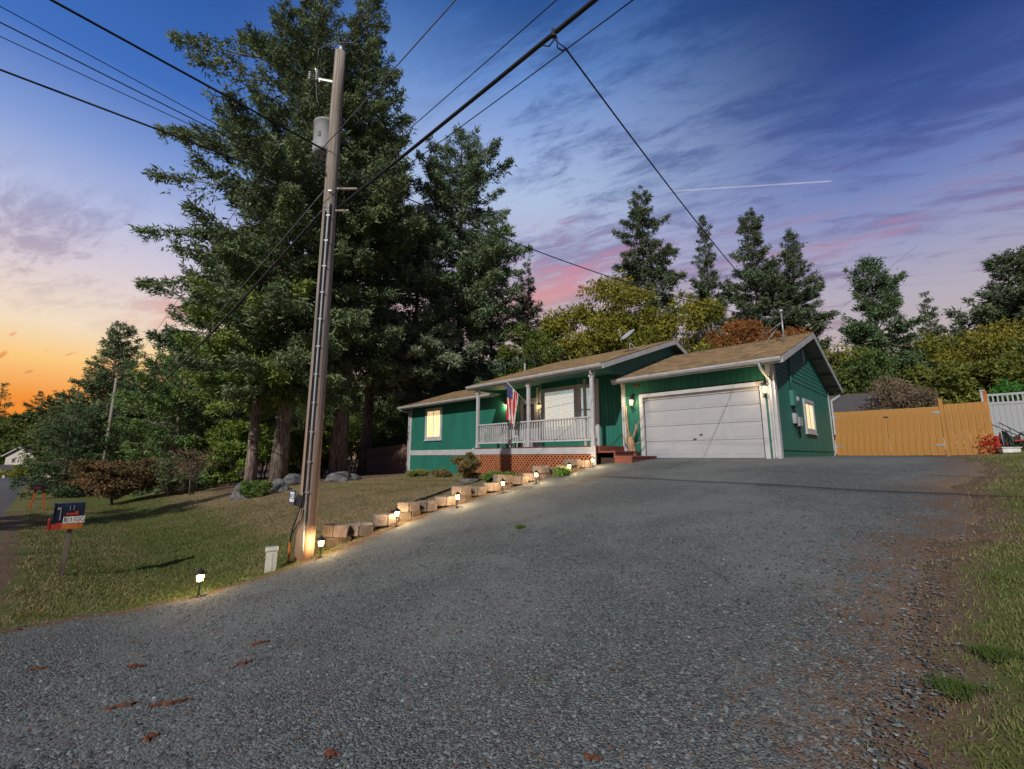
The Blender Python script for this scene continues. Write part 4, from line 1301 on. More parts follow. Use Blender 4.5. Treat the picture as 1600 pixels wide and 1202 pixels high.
    for k in range(9):
        a0 = k / 9
        zz = 3.42 + a0 * .44
        hw = .13 * math.sqrt(max(0, 1 - (2 * a0 - .89) ** 2)) + .02
        mb.box((.03, 4 - hw, zz), (.055, 4 + hw, zz + .034))
    vt = mb.build('gable_vent', M['white'], house)
    mb = MB(); mb.prism([(.02, 4 + .17 * math.cos(q), 3.64 + .27 * math.sin(q)) for q in np.linspace(0, 2 * math.pi, 20, endpoint=False)], (.015, 0, 0)); mb.build('vent_frame', M['white'], vt)
    mb = MB(); mb.box((.003, 1.62, 1.62), (.12, 1.98, 2.12)); mt_ = mb.build('meter_box', M['green_soffit'], house, bevel=.01)
    mb = MB(); mb.lathe([(.0, 0), (.10, 0), (.10, .05), (.085, .11), (.0, .13)], (0, 0, 0), 16, Matrix.Translation((.003, 2.30, 1.88)) @ Matrix.Rotation(R(90), 4, 'Y')); mb.build('electric_meter', M['grey_paint'], mt_)
    mb = MB(); mb.tube([(.05, 1.80, 2.12), (.05, 1.80, 3.4)], .025, 8); mb.build('conduit', M['green_soffit'], house)
    mb = MB(); mb.box((.003, 1.72, 1.05), (.10, 2.02, 1.38)); mb.build('junction_box', M['grey_paint'], house, bevel=.01)
    mb = MB(); mb.box((.003, 2.10, .98), (.12, 2.50, 1.28)); mb.build('junction_box', M['grey_paint'], house, bevel=.01)
    mb = MB(); mb.tube([(.04, 1.85, 1.6), (.07, 1.9, 1.5), (.04, 1.86, 1.39)], .02, 6); mb.tube([(.04, 1.9, 1.04), (.09, 2.0, .85), (.05, 2.2, .72), (.05, 2.4, .75), (.05, 2.3, .97)], .022, 6); mb.tube([(.05, 2.1, .97), (.1, 2.15, .7), (.04, 2.3, .6)], .016, 6); mb.build('loose_cable', M['black'], house)
    mb = MB(); mb.cbox((-4.30, -.35, 2.56), (.22, .08, .07)); mb.build('floodlight_box', M['deck'], house)
    # vent pipe through the roof
    mb = MB(); mb.tube([(-11.6, 1.4, 4.2), (-11.6, 1.4, 4.75)], .045, 10); mb.build('vent_pipe', M['grey_paint'], house)
    mb = MB(); mb.box((-17.6, 3.6, 4.35), (-17.2, 4.0, 4.62)); mb.build('roof_vent', M['under'], house)
M['door_shadow'] = pmat('door_groove', (.35, .36, .38), rough=.6)
def room_mat():
    m, nt, b = base_mat('room_and_sky_glow')
    tc = N(nt, 'ShaderNodeTexCoord')
    mp = N(nt, 'ShaderNodeMapping')
    nt.links.new(tc.outputs['Object'], mp.inputs[0])
    mp.inputs['Scale'].default_value = (5, 5, .5)
    f = noise(nt, mp.outputs[0], 2.0, 4, .6)
    c = mixc(nt, mapr(nt, f, .35, .7), (.86, .95, .96, 1), (1.0, .86, .62, 1))  # warm part is room light, pale part stands in for reflected sky
    nt.links.new(c, b.inputs['Base Color'])
    nt.links.new(c, b.inputs['Emission Color'])
    b.inputs['Emission Strength'].default_value = 1.0
    return m
M['room'] = room_mat()
build_house()

# ------------------------------------------------------------------ lamps
def glow(parent, loc, watts, r=.03):
    l = bpy.data.lights.new('lamp_light', 'POINT')
    l.energy = watts
    l.color = (1.0, .70, .36)
    l.shadow_soft_size = r
    o = bpy.data.objects.new('lamp_light', l)
    o.location = loc
    col.objects.link(o)
    o.parent = parent
def H3(x, y, z=0.0):                                    # house-local to world
    wx, wy = TS(-x, y)
    return (wx, wy, z)
M['leafgreen'] = pmat('wreath_green', (.06, .11, .03), (.03, .06, .02), rough=.8)
def wall_lantern(loc, label):
    """loc is the wall point behind the lantern, world; faces -y of the house frame"""
    o = tag(empty('wall_lantern', loc, HROT), label, 'wall lamp', 'lit wall lanterns on the house front')
    mb = MB(); mb.box((-.06, -.02, -.10), (.06, 0, .22)); mb.tube([(0, -.02, .17), (0, -.09, .22), (0, -.13, .17)], .012, 6); mb.build('bracket', M['black'], o)
    mb = MB(); mb.lathe([(.008, .20), (.02, .17), (.018, .15), (.07, .10), (.10, .06), (.085, .055)], (0, -.13, 0), 8); mb.build('lantern_cap', M['black'], o)
    mb = MB(); mb.lathe([(.05, -.15), (.078, .05)], (0, -.13, 0), 8); g = mb.build('lantern_glass', M['lamp_glass'], o)
    mb = MB()
    for k in range(4):
        a = k * math.pi / 2 + .4
        c_, s_ = math.cos(a), math.sin(a)
        mb.tube([(c_ * .084, -.13 + s_ * .084, .055), (c_ * .055, -.13 + s_ * .055, -.16)], .007, 5)
    mb.lathe([(.06, -.155), (.062, -.17), (.02, -.20), (.006, -.24)], (0, -.13, 0), 8)
    mb.build('lantern_cage', M['black'], o)
    glow(o, (0, -.30, -.02), 16, .05)
    return o
def sconce_wreath(loc):
    o = tag(empty('door_lantern', loc, HROT), 'small glowing lantern on the wall beside the flag', 'wall lamp', 'lit wall lanterns on the house front')
    mb = MB(); mb.box((-.05, -.02, -.05), (.05, 0, .12)); mb.build('bracket', M['black'], o)
    mb = MB(); mb.lathe([(.04, -.12), (.07, .03), (.02, .10)], (0, -.12, 0), 8); mb.build('lantern_glass', M['bulb'], o)
    mb = MB()
    for k in range(6):
        a = k * math.pi / 3
        mb.tube([(math.cos(a) * .075, -.12 + math.sin(a) * .075, .04), (math.cos(a) * .045, -.12 + math.sin(a) * .045, -.13)], .006, 4)
    mb.lathe([(.10, .035), (.09, .06), (.02, .12), (.008, .17)], (0, -.12, 0), 8)
    mb.build('lantern_cage', M['black'], o)
    glow(o, (0, -.28, -.02), 8.0, .05)
wall_lantern(H3(-4.68, -.002, 2.02), 'lit black lantern between the driftwood and the garage door')
wall_lantern(H3(-.215, -.002, 2.02), 'lit black lantern between the garage door and the corner downspout')
sconce_wreath(H3(-9.72, .48, 2.3))
o = tag(empty('porch_downlight', H3(-12.05, .485, 2.62), HROT), 'shaded wall lamp casting a warm cone on the green porch wall', 'wall lamp')
mb = MB(); mb.lathe([(.03, .10), (.045, .09), (.075, -.06), (.068, -.06)], (0, -.1, 0), 12); mb.build('shade', M['deck'], o)
mb = MB(); mb.box((-.04, -.05, 0), (.04, 0, .08)); mb.build('bracket', M['deck'], o)
mb = MB(); mb.lathe([(.03, -.058), (.03, -.04)], (0, -.1, 0), 10); mb.build('bulb', M['bulb'], o)
glow(o, (0, -.14, -.12), 26.0, .03)

def path_light():
    o = empty('path_light')
    mb = MB(); mb.tube([(0, 0, -.06), (0, 0, .20)], .011, 8); mb.lathe([(.03, .0), (.03, .012), (.012, .02)], (0, 0, 0), 8); mb.build('stake', M['black'], o)
    mb = MB(); mb.lathe([(.03, .20), (.042, .205), (.05, .30), (.05, .305)], (0, 0, 0), 6); mb.build('lamp_glass', M['bulb'], o)
    mb = MB(); mb.lathe([(.085, .302), (.088, .312), (.045, .345), (.015, .365), (.01, .385)], (0, 0, 0), 12)
    mb.lathe([(.02, .185), (.05, .196), (.05, .204)], (0, 0, 0), 6)
    for k in range(4):
        a = k * math.pi / 2
        mb.bar((math.cos(a) * .052, math.sin(a) * .052, .2), (math.cos(a) * .058, math.sin(a) * .058, .305), .008, .008)
    mb.build('lamp_cap', M['black'], o)
    return o
pl = None
for i, (px, py, lab) in enumerate(((310, 932, 'lit black path light standing alone in the ditch grass'), (500, 872, 'lit black path light at the foot of the utility pole'),
                                   (619, 823, 'lit path light before the third pair of retaining blocks'), (714, 795, 'lit path light midway along the retaining blocks'),
                                   (786, 772, 'lit path light before the bushy plants at the lattice'), (838, 757, 'orange glowing path light near the upper end of the blocks'),
                                   (890, 743, 'orange glowing path light against the lattice next to a green tuft'), (926, 732, 'lit path light at the foot of the right porch post'))):
    g = gp(px, py)
    if i == 0: o = pl = path_light()
    else: o = copy_tree(pl)
    o.location = (g[0], g[1], g[2] + .005)
    o.rotation_euler = (rng.normal(0, .03), rng.normal(0, .03), rng.uniform(0, 6))
    tag(o, lab, 'path light', 'path lights along the driveway edge')
    glow(o, (.0, -.0, .255), 34.0 if i else 40.0, .045)
# the point lights sit inside the glass: let it pass light
for m_ in ('bulb', 'lamp_glass'):
    nt = M[m_].node_tree
    b = nt.nodes['Principled BSDF']
    tr = N(nt, 'ShaderNodeBsdfTransparent')
    mx = N(nt, 'ShaderNodeMixShader')
    mx.inputs[0].default_value = .6
    nt.links.new(b.outputs[0], mx.inputs[1])
    nt.links.new(tr.outputs[0], mx.inputs[2])
    nt.links.new(mx.outputs[0], nt.nodes['Material Output'].inputs[0])

# ------------------------------------------------------------------ text helper
def text_mesh(txt, size, mat, mt, parent, name='lettering'):
    cu = bpy.data.curves.new(name, 'FONT')
    cu.body = txt
    cu.size = size
    cu.align_x = 'CENTER'
    cu.align_y = 'CENTER'
    cu.extrude = .001
    t_ = bpy.data.objects.new(name, cu)
    col.objects.link(t_)
    dg = bpy.context.evaluated_depsgraph_get()
    me = bpy.data.meshes.new_from_object(t_.evaluated_get(dg))
    bpy.data.objects.remove(t_)
    me.transform(mt)
    me.materials.clear()
    me.materials.append(mat)
    return link(name, me, parent)
def face_mt(loc, nrm, up=(0, 0, 1)):                   # x right, y up, z out of the face
    z = Vector(nrm).normalized()
    x = Vector(up).cross(z).normalized()
    y = z.cross(x)
    m_ = Matrix((x, y, z)).transposed().to_4x4()
    m_.translation = Vector(loc)
    return m_

# ------------------------------------------------------------------ utility poles and wires
PX, PY = -3.8, 8.35
PZ = float(gz(PX, PY))
def utility_pole():
    o = tag(empty('utility_pole', (PX, PY, PZ)), 'weathered wooden utility pole with grey transformer and address plate on the lawn edge', 'utility pole')
    H = 8.86 - PZ
    mb = MB(); k = np.linspace(0, 1, 12)
    mb.tube([(.02 * math.sin(q * 5), .0, -.4 + (H + .4) * q) for q in k], [.168 - .055 * q for q in k], 20); mb.build('pole', M['pole'], o)
    # transformer on the left of the pole
    zt = 6.38 - PZ
    mt = Matrix.Translation((-.25, .10, zt))
    mb = MB(); mb.lathe([(.0, 0), (.17, .0), (.235, .05), (.24, .10), (.24, .70), (.255, .71), (.255, .75), (.22, .785), (.0, .80)], (0, 0, 0), 24, mt); tr = mb.build('transformer', M['grey_paint'], o)
    mb = MB(); mb.lathe([(.03, .78), (.055, .80), (.03, .83), (.055, .85), (.03, .88), (.05, .90), (.02, .96)], (.05, .05, 0), 10, mt); mb.build('bushing', M['metal'], tr)
    mb = MB(); mb.bar((-.20, -.05, zt + .2), (0, 0, zt + .2), .12, .05); mb.bar((-.20, -.05, zt + .68), (0, 0, zt + .68), .12, .05); mb.build('hanger', M['metal'], tr)
    mb = MB(); mb.box((-.30, -.148, zt + .30), (-.24, -.138, zt + .42)); mb.build('number_tag', M['ink'], tr)
    for q in (-.06, .06, .18):
        mb = MB(); mb.tube([(-.27 + q, .08, zt + .02), (-.33 + q, .0, zt - .25), (-.25 + q, -.1, zt - .55), (-.08, -.14, zt - .45 - q)], .014, 6); mb.build('lead_wire', M['cable'], tr)
    # cutout and arrester near the top
    zc_ = 8.15 - PZ
    mb = MB(); mb.bar((-.08, 0, zc_ - .05), (-.42, -.05, zc_ - .02), .05, .05); mb.build('cutout_bracket', M['metal'], o)
    mb = MB()
    for q in range(5): mb.lathe([(.025, 0), (.05, .02), (.025, .04)], (-.46, -.05, zc_ - .05 + q * .055), 10)
    mb.bar((-.40, -.05, zc_ - .08), (-.52, -.05, zc_ + .26), .025, .02)
    mb.build('fuse_cutout', M['metal'], o)
    mb = MB()
    for q in range(4): mb.lathe([(.02, 0), (.045, .018), (.02, .036)], (-.62, -.05, zc_ - .02 + q * .05), 10)
    mb.build('arrester', M['metal'], o)
    mb = MB(); mb.lathe([(.03, 0), (.07, .03), (.045, .06), (.075, .085), (.04, .12), (.05, .15), (.02, .17)], (0, 0, H), 12); mb.build('insulator', M['metal'], o)
    mb = MB(); mb.tube([(-.5, -.05, zc_ + .25), (-.48, -.05, zc_ + .75), (-.2, -.02, zc_ + .95), (.25, 0, zc_ + .98), (.42, 0, zc_ + 1.15)], .009, 6); mb.tube([(-.48, -.05, zc_ - .1), (-.42, -.08, zc_ - .5), (-.34, -.1, zt + 1.05)], .008, 6); mb.build('jumper_wire', M['cable_grey'], o)
    # side arms where the cables leave
    for q, w in ((5.55, .45), (5.05, .3)):
        mb = MB(); mb.bar((.08, 0, q - PZ), (.1 + w, .0, q - PZ), .04, .04); mb.build('cable_arm', M['pole'], o)
    # conduit and cables up the face
    mb = MB(); mb.tube([(.05, -.185, .1), (.055, -.175, 3.0), (.05, -.155, 7.0)], .017, 8); mb.build('riser_conduit', M['grey_paint'], o)
    mb = MB(); mb.tube([(-.01, -.19, 1.2), (.0, -.18, 3.5), (-.01, -.16, 6.8)], .013, 8); mb.tube([(.0, -.185, 1.2), (-.06, -.20, .85), (-.17, -.17, .55), (-.20, -.15, .30)], .013, 8)
    mb.tube([(.02, -.19, .9), (.0, -.2, .72), (-.1, -.19, .58), (-.185, -.16, .46)], .012, 8); mb.build('riser_cable', M['cable'], o)
    mb = MB(); mb.tube([(-.20, -.15, -.1), (-.20, -.15, .32)], .022, 8); mb.build('cable_guard', M['orange'], o)
    mb = MB()
    for q in np.arange(1.2, 7.5, .55): mb.cbox((.05, -.185 + q * .004, q), (.07, .02, .018))
    mb.build('strap', M['metal'], o)
    # address plate standing out to the left
    mb = MB(); n_ = Vector((-.45, -1, 0)).normalized(); mt = face_mt((-.20, -.20, 1.12), n_); mb.box((-.075, -.115, -.004), (.075, .115, .004), mt); pl_ = mb.build('address_plate', M['sign_blue'], o)
    mb = MB(); mb.box((-.055, -.09, .0045), (.055, .09, .006), mt); mb.build('plate_face', M['plate'], pl_)
    text_mesh('92', .12, M['sign_blue'], face_mt(Vector((-.20, -.20, 1.12)) + n_ * .0075, n_), pl_)
    mb = MB(); mb.bar((-.14, -.20, 1.07), (.02, -.17, 1.02), .012, .20); mb.build('plate_bracket', M['black'], o)
utility_pole()
# second and third poles down the road
def far_pole(x, y, h, lab, can=True):
    z = float(gz(x, y))
    o = tag(empty('road_pole', (x, y, z)), lab, 'utility pole')
    mb = MB(); mb.tube([(0, 0, -.3), (0, 0, h * .5), (0, 0, h)], [.17, .15, .12], 10); mb.build('pole', M['pole'], o)
    mb = MB(); mb.bar((-.5, .5, h - .5), (.5, -.5, h - .5), .09, .1); mb.build('crossarm', M['pole'], o)
    if can:
        mb = MB(); mb.lathe([(.18, 0), (.22, .05), (.22, .75), (.15, .82)], (.3, -.2, h - 3.4), 12); mb.build('transformer', M['grey_paint'], o)
    return z + h
xx, yy, _ = at(160, 740, 41.5)
P2 = (xx, yy, far_pole(xx, yy, 10.6, 'utility pole rising through the road side spruce', False))
xx, yy, _ = at(113, 735, 78)
P3 = (xx, yy, far_pole(xx, yy, 11.0, 'distant utility pole with a small transformer before the woods'))

def wire(p, q, sag, r, lab, mat='cable', n=28, name='overhead_wire', group='overhead wires at the utility pole'):
    p, q = Vector(p), Vector(q)
    pts = []
    for i in range(n + 1):
        f = i / n
        v = p.lerp(q, f)
        v.z -= 4 * sag * f * (1 - f)
        pts.append(v)
    o = MB().tube(pts, r, 6).build(name, M[mat])
    tag(o, lab, 'overhead wire', group)
    return pts
B0 = Vector((27.8, -23.7, 0))                           # the pole behind the camera, along the same line
bundle = wire((PX + .2, PY - .1, 5.04), (B0.x, B0.y, 4.9), .9, .026, 'thick black telephone cable bundle passing close over the driveway')
wire((PX + .35, PY - .1, 5.0), (B0.x + .3, B0.y, 4.7), 1.15, .0065, 'thin black cable hung just below the thick bundle')
wire((PX - .1, PY - .15, 5.10), (B0.x - .15, B0.y + .05, 5.0), .88, .006, 'thin strand carrying the thick telephone bundle')
wire((PX - .2, PY - .1, 6.42), (B0.x, B0.y, 6.3), .7, .009, 'thin bare wire leaving the pole below the transformer', 'cable_grey')
wire((PX, PY, 9.02), (B0.x, B0.y, 9.0), .6, .008, 'topmost bare primary wire on the pole insulator', 'cable_grey')
wire((PX - .15, PY, 5.04), (P2[0], P2[1], P2[2] - 4.2), .8, .03, 'thick telephone cable running on to the spruce covered pole')
wire((PX - .15, PY, 5.5), (P2[0], P2[1], P2[2] - 3.6), .8, .012, 'thin cable running on to the spruce covered pole', 'cable_grey')
wire((PX - .46, PY - .05, 8.1), (P2[0], P2[1], P2[2] - .3), .7, .009, 'bare wire from the fuse cutout to the spruce covered pole', 'cable_grey')
wire((P2[0], P2[1], P2[2] - 4.2), (P3[0], P3[1], P3[2] - 4.2), .8, .03, 'far stretch of telephone cable between the two distant poles')
# service drops across the road to the left
def drop_left(z0, px, py, z1, k, r, lab, mat='cable'):
    a, b, c = ray(px, py)
    q = Vector((a, b, c)) * (z1 / c)
    p = Vector((PX - .12, PY - .12, z0))
    wire(p, p + (q - p) * k, .0, r, lab, mat)
drop_left(6.35, 80, 0, 6.55, 8, .020, 'thick twisted service cable coming over the road to the transformer')
drop_left(5.40, 0, 109, 5.6, 8, .016, 'black service cable crossing the road below the thin drops')
for (py, lab) in ((10, 'uppermost of three thin drop wires crossing the road'), (35, 'middle one of three thin drop wires crossing the road'), (57, 'lowest of three thin drop wires crossing the road')):
    drop_left(5.62 - (py - 10) * .002, 0, py, 5.75, 8, .0065 if py != 35 else .009, lab)
# mast on the garage roof with its two feeds
mx_, my_ = TS(.2, 2.6)
MZ = 5.05
o = tag(empty('service_mast', (mx_, my_, 3.9), HROT), 'steel service mast with weatherhead and guy rods on the garage roof', 'roof mast')
mb = MB(); mb.tube([(0, 0, -.05), (0, 0, 1.12)], .03, 10); mb.build('mast', M['metal'], o)
mb = MB(); mb.lathe([(.03, 1.10), (.06, 1.12), (.075, 1.18), (.05, 1.24), (.0, 1.26)], (0, 0, 0), 12); mb.build('weatherhead', M['metal'], o)
mb = MB(); mb.tube([(0, 0, .8), (-.55, -.5, -.12)], .012, 6); mb.tube([(0, 0, .8), (-1.3, .4, .12)], .008, 6); mb.build('guy_rod', M['metal'], o)
mb = MB(); mb.lathe([(.12, -.06), (.05, .06)], (0, 0, 0), 12); mb.build('flashing', M['under'], o)
mb = MB(); mb.tube([(.02, -.05, 1.16), (.22, -.12, 1.02), (.26, -.05, .85), (.05, 0, .72)], .012, 6); mb.tube([(.02, .02, 1.14), (.30, .02, 1.05), (.2, .05, .8), (.03, 0, .7)], .01, 6); mb.build('feed_loop', M['cable'], o)
wire((PX + .3, PY, 5.95), (mx_, my_, 4.72), .45, .013, 'service cable from the pole to the garage roof mast')
bp_ = bundle[0].lerp(bundle[-1], .1294)
bp_.z = 5.04 - .14 * .1294 - 4 * .9 * .1294 * (1 - .1294)
wire(bp_ + Vector((.13, .06, -.12)), (mx_, my_, 4.80), .25, .010, 'cable drop from the thick bundle down to the garage roof mast')
o = tag(empty('cable_clamp', bp_), 'wire clamp with drip loop on the thick bundle above the drive', 'cable clamp')
mb = MB(); mb.tube([(0, 0, -.03), (.02, .01, -.08), (.13, .06, -.12)], .006, 6); mb.tube([(-.12, .12, -.02), (-.05, .06, -.10), (.02, .0, -.05)], .008, 6); mb.tube([(.03, 0, -.04), (.04, .02, -.16), (.10, .05, -.17), (.13, .06, -.12)], .008, 6); mb.build('drip_loop', M['cable'], o)
mb = MB(); mb.cbox((0, 0, 0), (.05, .05, .08)); mb.build('clamp', M['cable'], o)
ax_, ay_ = TS(-.4, 4.0)
a, b, c = ray(1432, 384)
q = Vector((a, b, c)) * (16 / b)
wire((ax_, ay_, 4.46), q * 1.35, .0, .007, 'thin line rising from the garage ridge past the crooked conifer', 'cable_grey')

# satellite dish on the roof
dx_, dy_ = TS(5.4, 1.2)
o = tag(empty('satellite_dish', (dx_, dy_, 4.25), HROT), 'grey satellite dish on tripod legs at the main roof edge', 'satellite dish')
mb = MB(); mb.tube([(0, 0, 0), (0, 0, .45), (-.02, -.03, .62)], .025, 8); mb.tube([(0, 0, .42), (.25, .22, .08)], .014, 6); mb.tube([(0, 0, .42), (-.22, .24, .08)], .014, 6); mb.build('mount', M['grey_paint'], o)
n_ = Vector((-.28, -.62, .72)).normalized()
mt = face_mt((-.05, -.06, .72), n_)
mb = MB(); mb.lathe([(.001, -.05), (.12, -.043), (.24, -.02), (.36, .025), (.365, .03), (.36, .034), (.24, -.008), (.12, -.03), (.001, -.037)], (0, 0, 0), 28, mt); mb.build('reflector', M['dish'], o)
mb = MB(); mb.tube([mt @ Vector((0, -.34, 0)), mt @ Vector((0, -.22, .36))], .014, 6); mb.cbox((0, -.20, .40), (.08, .06, .12), mt); mb.build('feed_arm', M['grey_paint'], o)

# ------------------------------------------------------------------ mailboxes
def roadside_mailbox():
    g = gp(95, 900)
    o = tag(empty('mailbox', (g[0], g[1], g[2]), HROT), 'dark blue mailbox with red paper tray and lettered plates on a grey post', 'mailbox')
    # local: x to the right along the front (-t), y back (+s); the box axis lies along y, door at -y
    mb = MB(); mb.prism([(-.055, -.05, -.1), (.055, -.05, -.1), (.055, .05, -.1), (-.055, .05, -.1)], (.02, .03, .92)); mb.build('post', M['post_grey'], o, bevel=.006)
    zb = .86
    def arch(x0, w, h, z0):
        pts = [(-w / 2, z0), (w / 2, z0)] + [(w / 2 * math.cos(q), z0 + h - w * .28 + w * .28 * math.sin(q)) for q in np.linspace(0, math.pi, 9)]
        return pts
    prof = arch(0, .26, .34, zb + .05)
    mb = MB(); mb.prism([(p[0], -.30, p[1]) for p in prof], (0, .56, 0)); bx_ = mb.build('box', M['mailbox_blue'], o)
    prof2 = arch(0, .275, .355, zb + .045)
    mb = MB(); mb.prism([(p[0], -.325, p[1]) for p in prof2], (0, .03, 0)); mb.build('box_door', M['mailbox_blue'], bx_)
    mb = MB(); mb.box((.133, -.20, zb + .10), (.140, -.18, zb + .30)); mb.box((.133, -.26, zb + .28), (.140, -.18, zb + .32)); mb.box((.133, -.03, zb + .26), (.138, -.015, zb + .34)); mb.box((.133, .04, zb + .26), (.138, .055, zb + .34)); mb.build('hasp', M['metal'], bx_)
    mb = MB(); mb.box((.134, -.08, zb + .18), (.146, .15, zb + .215)); mb.box((.134, .08, zb + .215), (.146, .15, zb + .24)); mb.build('signal_flag', M['red'], bx_)
    mb = MB(); mb.box((-.15, -.40, zb - .06), (.15, -.36, zb + .12)); mb.prism([(-.14, -.36, zb - .06), (.14, -.36, zb - .06), (.14, -.14, zb - .04), (-.14, -.14, zb - .04)], (0, 0, .10)); mb.build('paper_tray', M['red'], o)
    mb = MB(); mb.box((-.14, -.14, zb - .06), (.14, .26, zb + .045)); mb.build('shelf', M['orange'], o)
    o.scale = (.8, .67, 1.0)
    for i, ch in enumerate('RIGG'):
        yy = -.08 + i * .105
        mb = MB(); mb.box((.1425, yy - .048, zb + .04), (.1475, yy + .048, zb + .155)); pp = mb.build('letter_plate', M['plate'], o)
        text_mesh(ch, .115, M['ink'], face_mt((.149, yy, zb + .098), (1, 0, 0)), pp)
roadside_mailbox()
def plain_mailbox(px, py, lab, legs, sc=1.0):
    g = gp(px, py)
    o = tag(empty('mailbox', g, HROT), lab, 'mailbox', 'mailboxes farther down the road')
    prof = [(-.12, 1.0), (.12, 1.0)] + [(.12 * math.cos(q), 1.14 + .10 * math.sin(q)) for q in np.linspace(0, math.pi, 9)]
    mb = MB(); mb.prism([(p[0], -.28, p[1]) for p in prof], (0, .54, 0)); bx_ = mb.build('box', M['black'], o)
    mb = MB(); mb.box((.122, -.2, 1.02), (.135, .05, 1.06)); mb.build('signal_flag', M['red'], bx_)
    mb = MB(); mb.box((-.16, -.34, .95), (.16, .34, .998)); mb.build('shelf', M['black'], o)
    for (y0, y1, w) in legs:
        mb = MB(); mb.bar((0, y0, -.1), (0, y1, .95), .09, .09); mb.build('post', M['orange'], o)
    o.scale = (sc,) * 3
plain_mailbox(56, 797, 'black mailbox with red flag on two raked orange posts', [(-.22, -.12, 0), (.26, .16, 0)])
plain_mailbox(46, 772, 'far black mailbox on a single post beyond the raked-post one', [(0, 0, 0)])
g = gp(422, 893)
o = tag(empty('cable_pedestal', g, .5), 'pale grey plastic cable pedestal in the grass beside the utility pole', 'utility box')
mb = MB(); mb.box((-.085, -.075, -.1), (.085, .075, .33)); mb.box((-.02, -.082, .02), (.02, -.076, .31)); mb.build('body', M['pedestal'], o, bevel=.02)
mb = MB(); mb.box((-.10, -.09, .331), (.10, .09, .40)); mb.build('cap', M['pedestal'], o, bevel=.025)

# ------------------------------------------------------------------ retaining blocks along the drive
def block_mesh():
    mb = MB()
    w, d, h = .20, .15, .17                              # half width, half depth, height
    mb.prism([(-w, -d * .6, 0), (-.012, -d, 0), (-.012, d, 0), (-w * .8, d, 0)], (0, 0, h))
    mb.prism([(.012, -d, 0), (w, -d * .6, 0), (w * .8, d, 0), (.012, d, 0)], (0, 0, h))
    mb.box((-.013, -d + .02, .002), (.013, d - .01, h - .006))
    me = mb.mesh('retaining_block', [M['block'], M['block_face']])
    for p in me.polygons:
        if p.normal.y < -.5: p.material_index = 1
    return me
BM_ = block_mesh()
def block(t, s, dz, yaw, sc=1.0):
    x, y = TS(t, s)
    o = link('retaining_block', BM_, None, (x, y, float(gz_ts(t, s)) + dz))
    o.rotation_euler = (rng.normal(0, .03), rng.normal(0, .03), HROT + yaw)
    o.scale = (sc * rng.uniform(.95, 1.08), sc * rng.uniform(.95, 1.1), sc * rng.uniform(.95, 1.1))
    md = o.modifiers.new('bevel', 'BEVEL')
    md.width = .012
    md.segments = 2
    tag(o, 'brown grey split-face retaining block bordering the gravel drive', 'retaining block', 'retaining blocks along the gravel drive')
sb_ = -10.75
i = 0
while sb_ < -2.5:
    up = i % 3 == 0
    block(5.18 + rng.normal(0, .03), sb_, .16 if up else .03, 1.15 + rng.normal(0, .14), 1.25)
    if up: block(5.24 + rng.normal(0, .03), sb_ + .1, -.07, 1.3 + rng.normal(0, .12), 1.2)
    sb_ += .50 + rng.uniform(-.03, .06)
    i += 1

# ------------------------------------------------------------------ rocks
def rock(name, lab, px, py, sx, sy, sz, seed, group=None):
    r2 = np.random.default_rng(seed)
    g = gp(px, py)
    bm = bmesh.new()
    bmesh.ops.create_icosphere(bm, subdivisions=3, radius=1)
    ph = r2.uniform(0, 6, 9)
    for v in bm.verts:
        c_ = v.co.copy()
        k = 1 + .16 * math.sin(c_.x * 3 + ph[0]) * math.sin(c_.y * 2.6 + ph[1]) + .10 * math.sin(c_.z * 5 + ph[2] + c_.x * 4) + .06 * math.sin(c_.y * 9 + ph[3] + c_.z * 7)
        v.co = Vector((c_.x * sx, c_.y * sy, c_.z * sz)) * k
        if v.co.z < -sz * .35: v.co.z = -sz * .35
    me = bpy.data.meshes.new(name)
    bm.to_mesh(me)
    bm.free()
    me.materials.append(M['rock'])
    o = link(name, me, None, (g[0], g[1], g[2] + sz * .25))
    o.rotation_euler.z = r2.uniform(0, 6)
    tag(o, lab, 'rock', group)
gr_ = 'boulders at the foot of the firs'
rock('boulder', 'large pale boulder with a shrub growing in front of it', 383, 778, .55, .45, .55, 1, gr_)
rock('boulder', 'rounded grey boulder at the foot of the leftmost fir trunk', 432, 768, .5, .4, .4, 2, gr_)
rock('boulder', 'flat topped grey boulder beside the utility pole base line', 456, 758, .65, .45, .45, 3, gr_)
rock('boulder', 'grey boulder at the foot of the thick sunlit fir', 530, 752, .7, .5, .4, 4, gr_)
rock('boulder', 'low boulder near the dark fence end', 552, 750, .45, .3, .22, 5, gr_)
gr2 = 'boulders in the road side bed'
rock('boulder', 'big dark boulder beside the road under the maple', 125, 776, .8, .6, .5, 6, gr2)
rock('boulder', 'dark boulder next to the biggest road side one', 108, 776, .55, .5, .4, 7, gr2)
rock('boulder', 'small pale boulder in the road side bed', 92, 772, .45, .4, .35, 8, gr2)
rock('garden_stone', 'round pale stone by the lattice bottom', 797, 752, .16, .14, .14, 9)
rock('garden_stone', 'long flat edging stone in front of the brown shrub', 740, 753, .75, .14, .09, 10)
rock('garden_stone', 'flat stone under the path edge by the bare small tree', 318, 757, .5, .3, .15, 11)
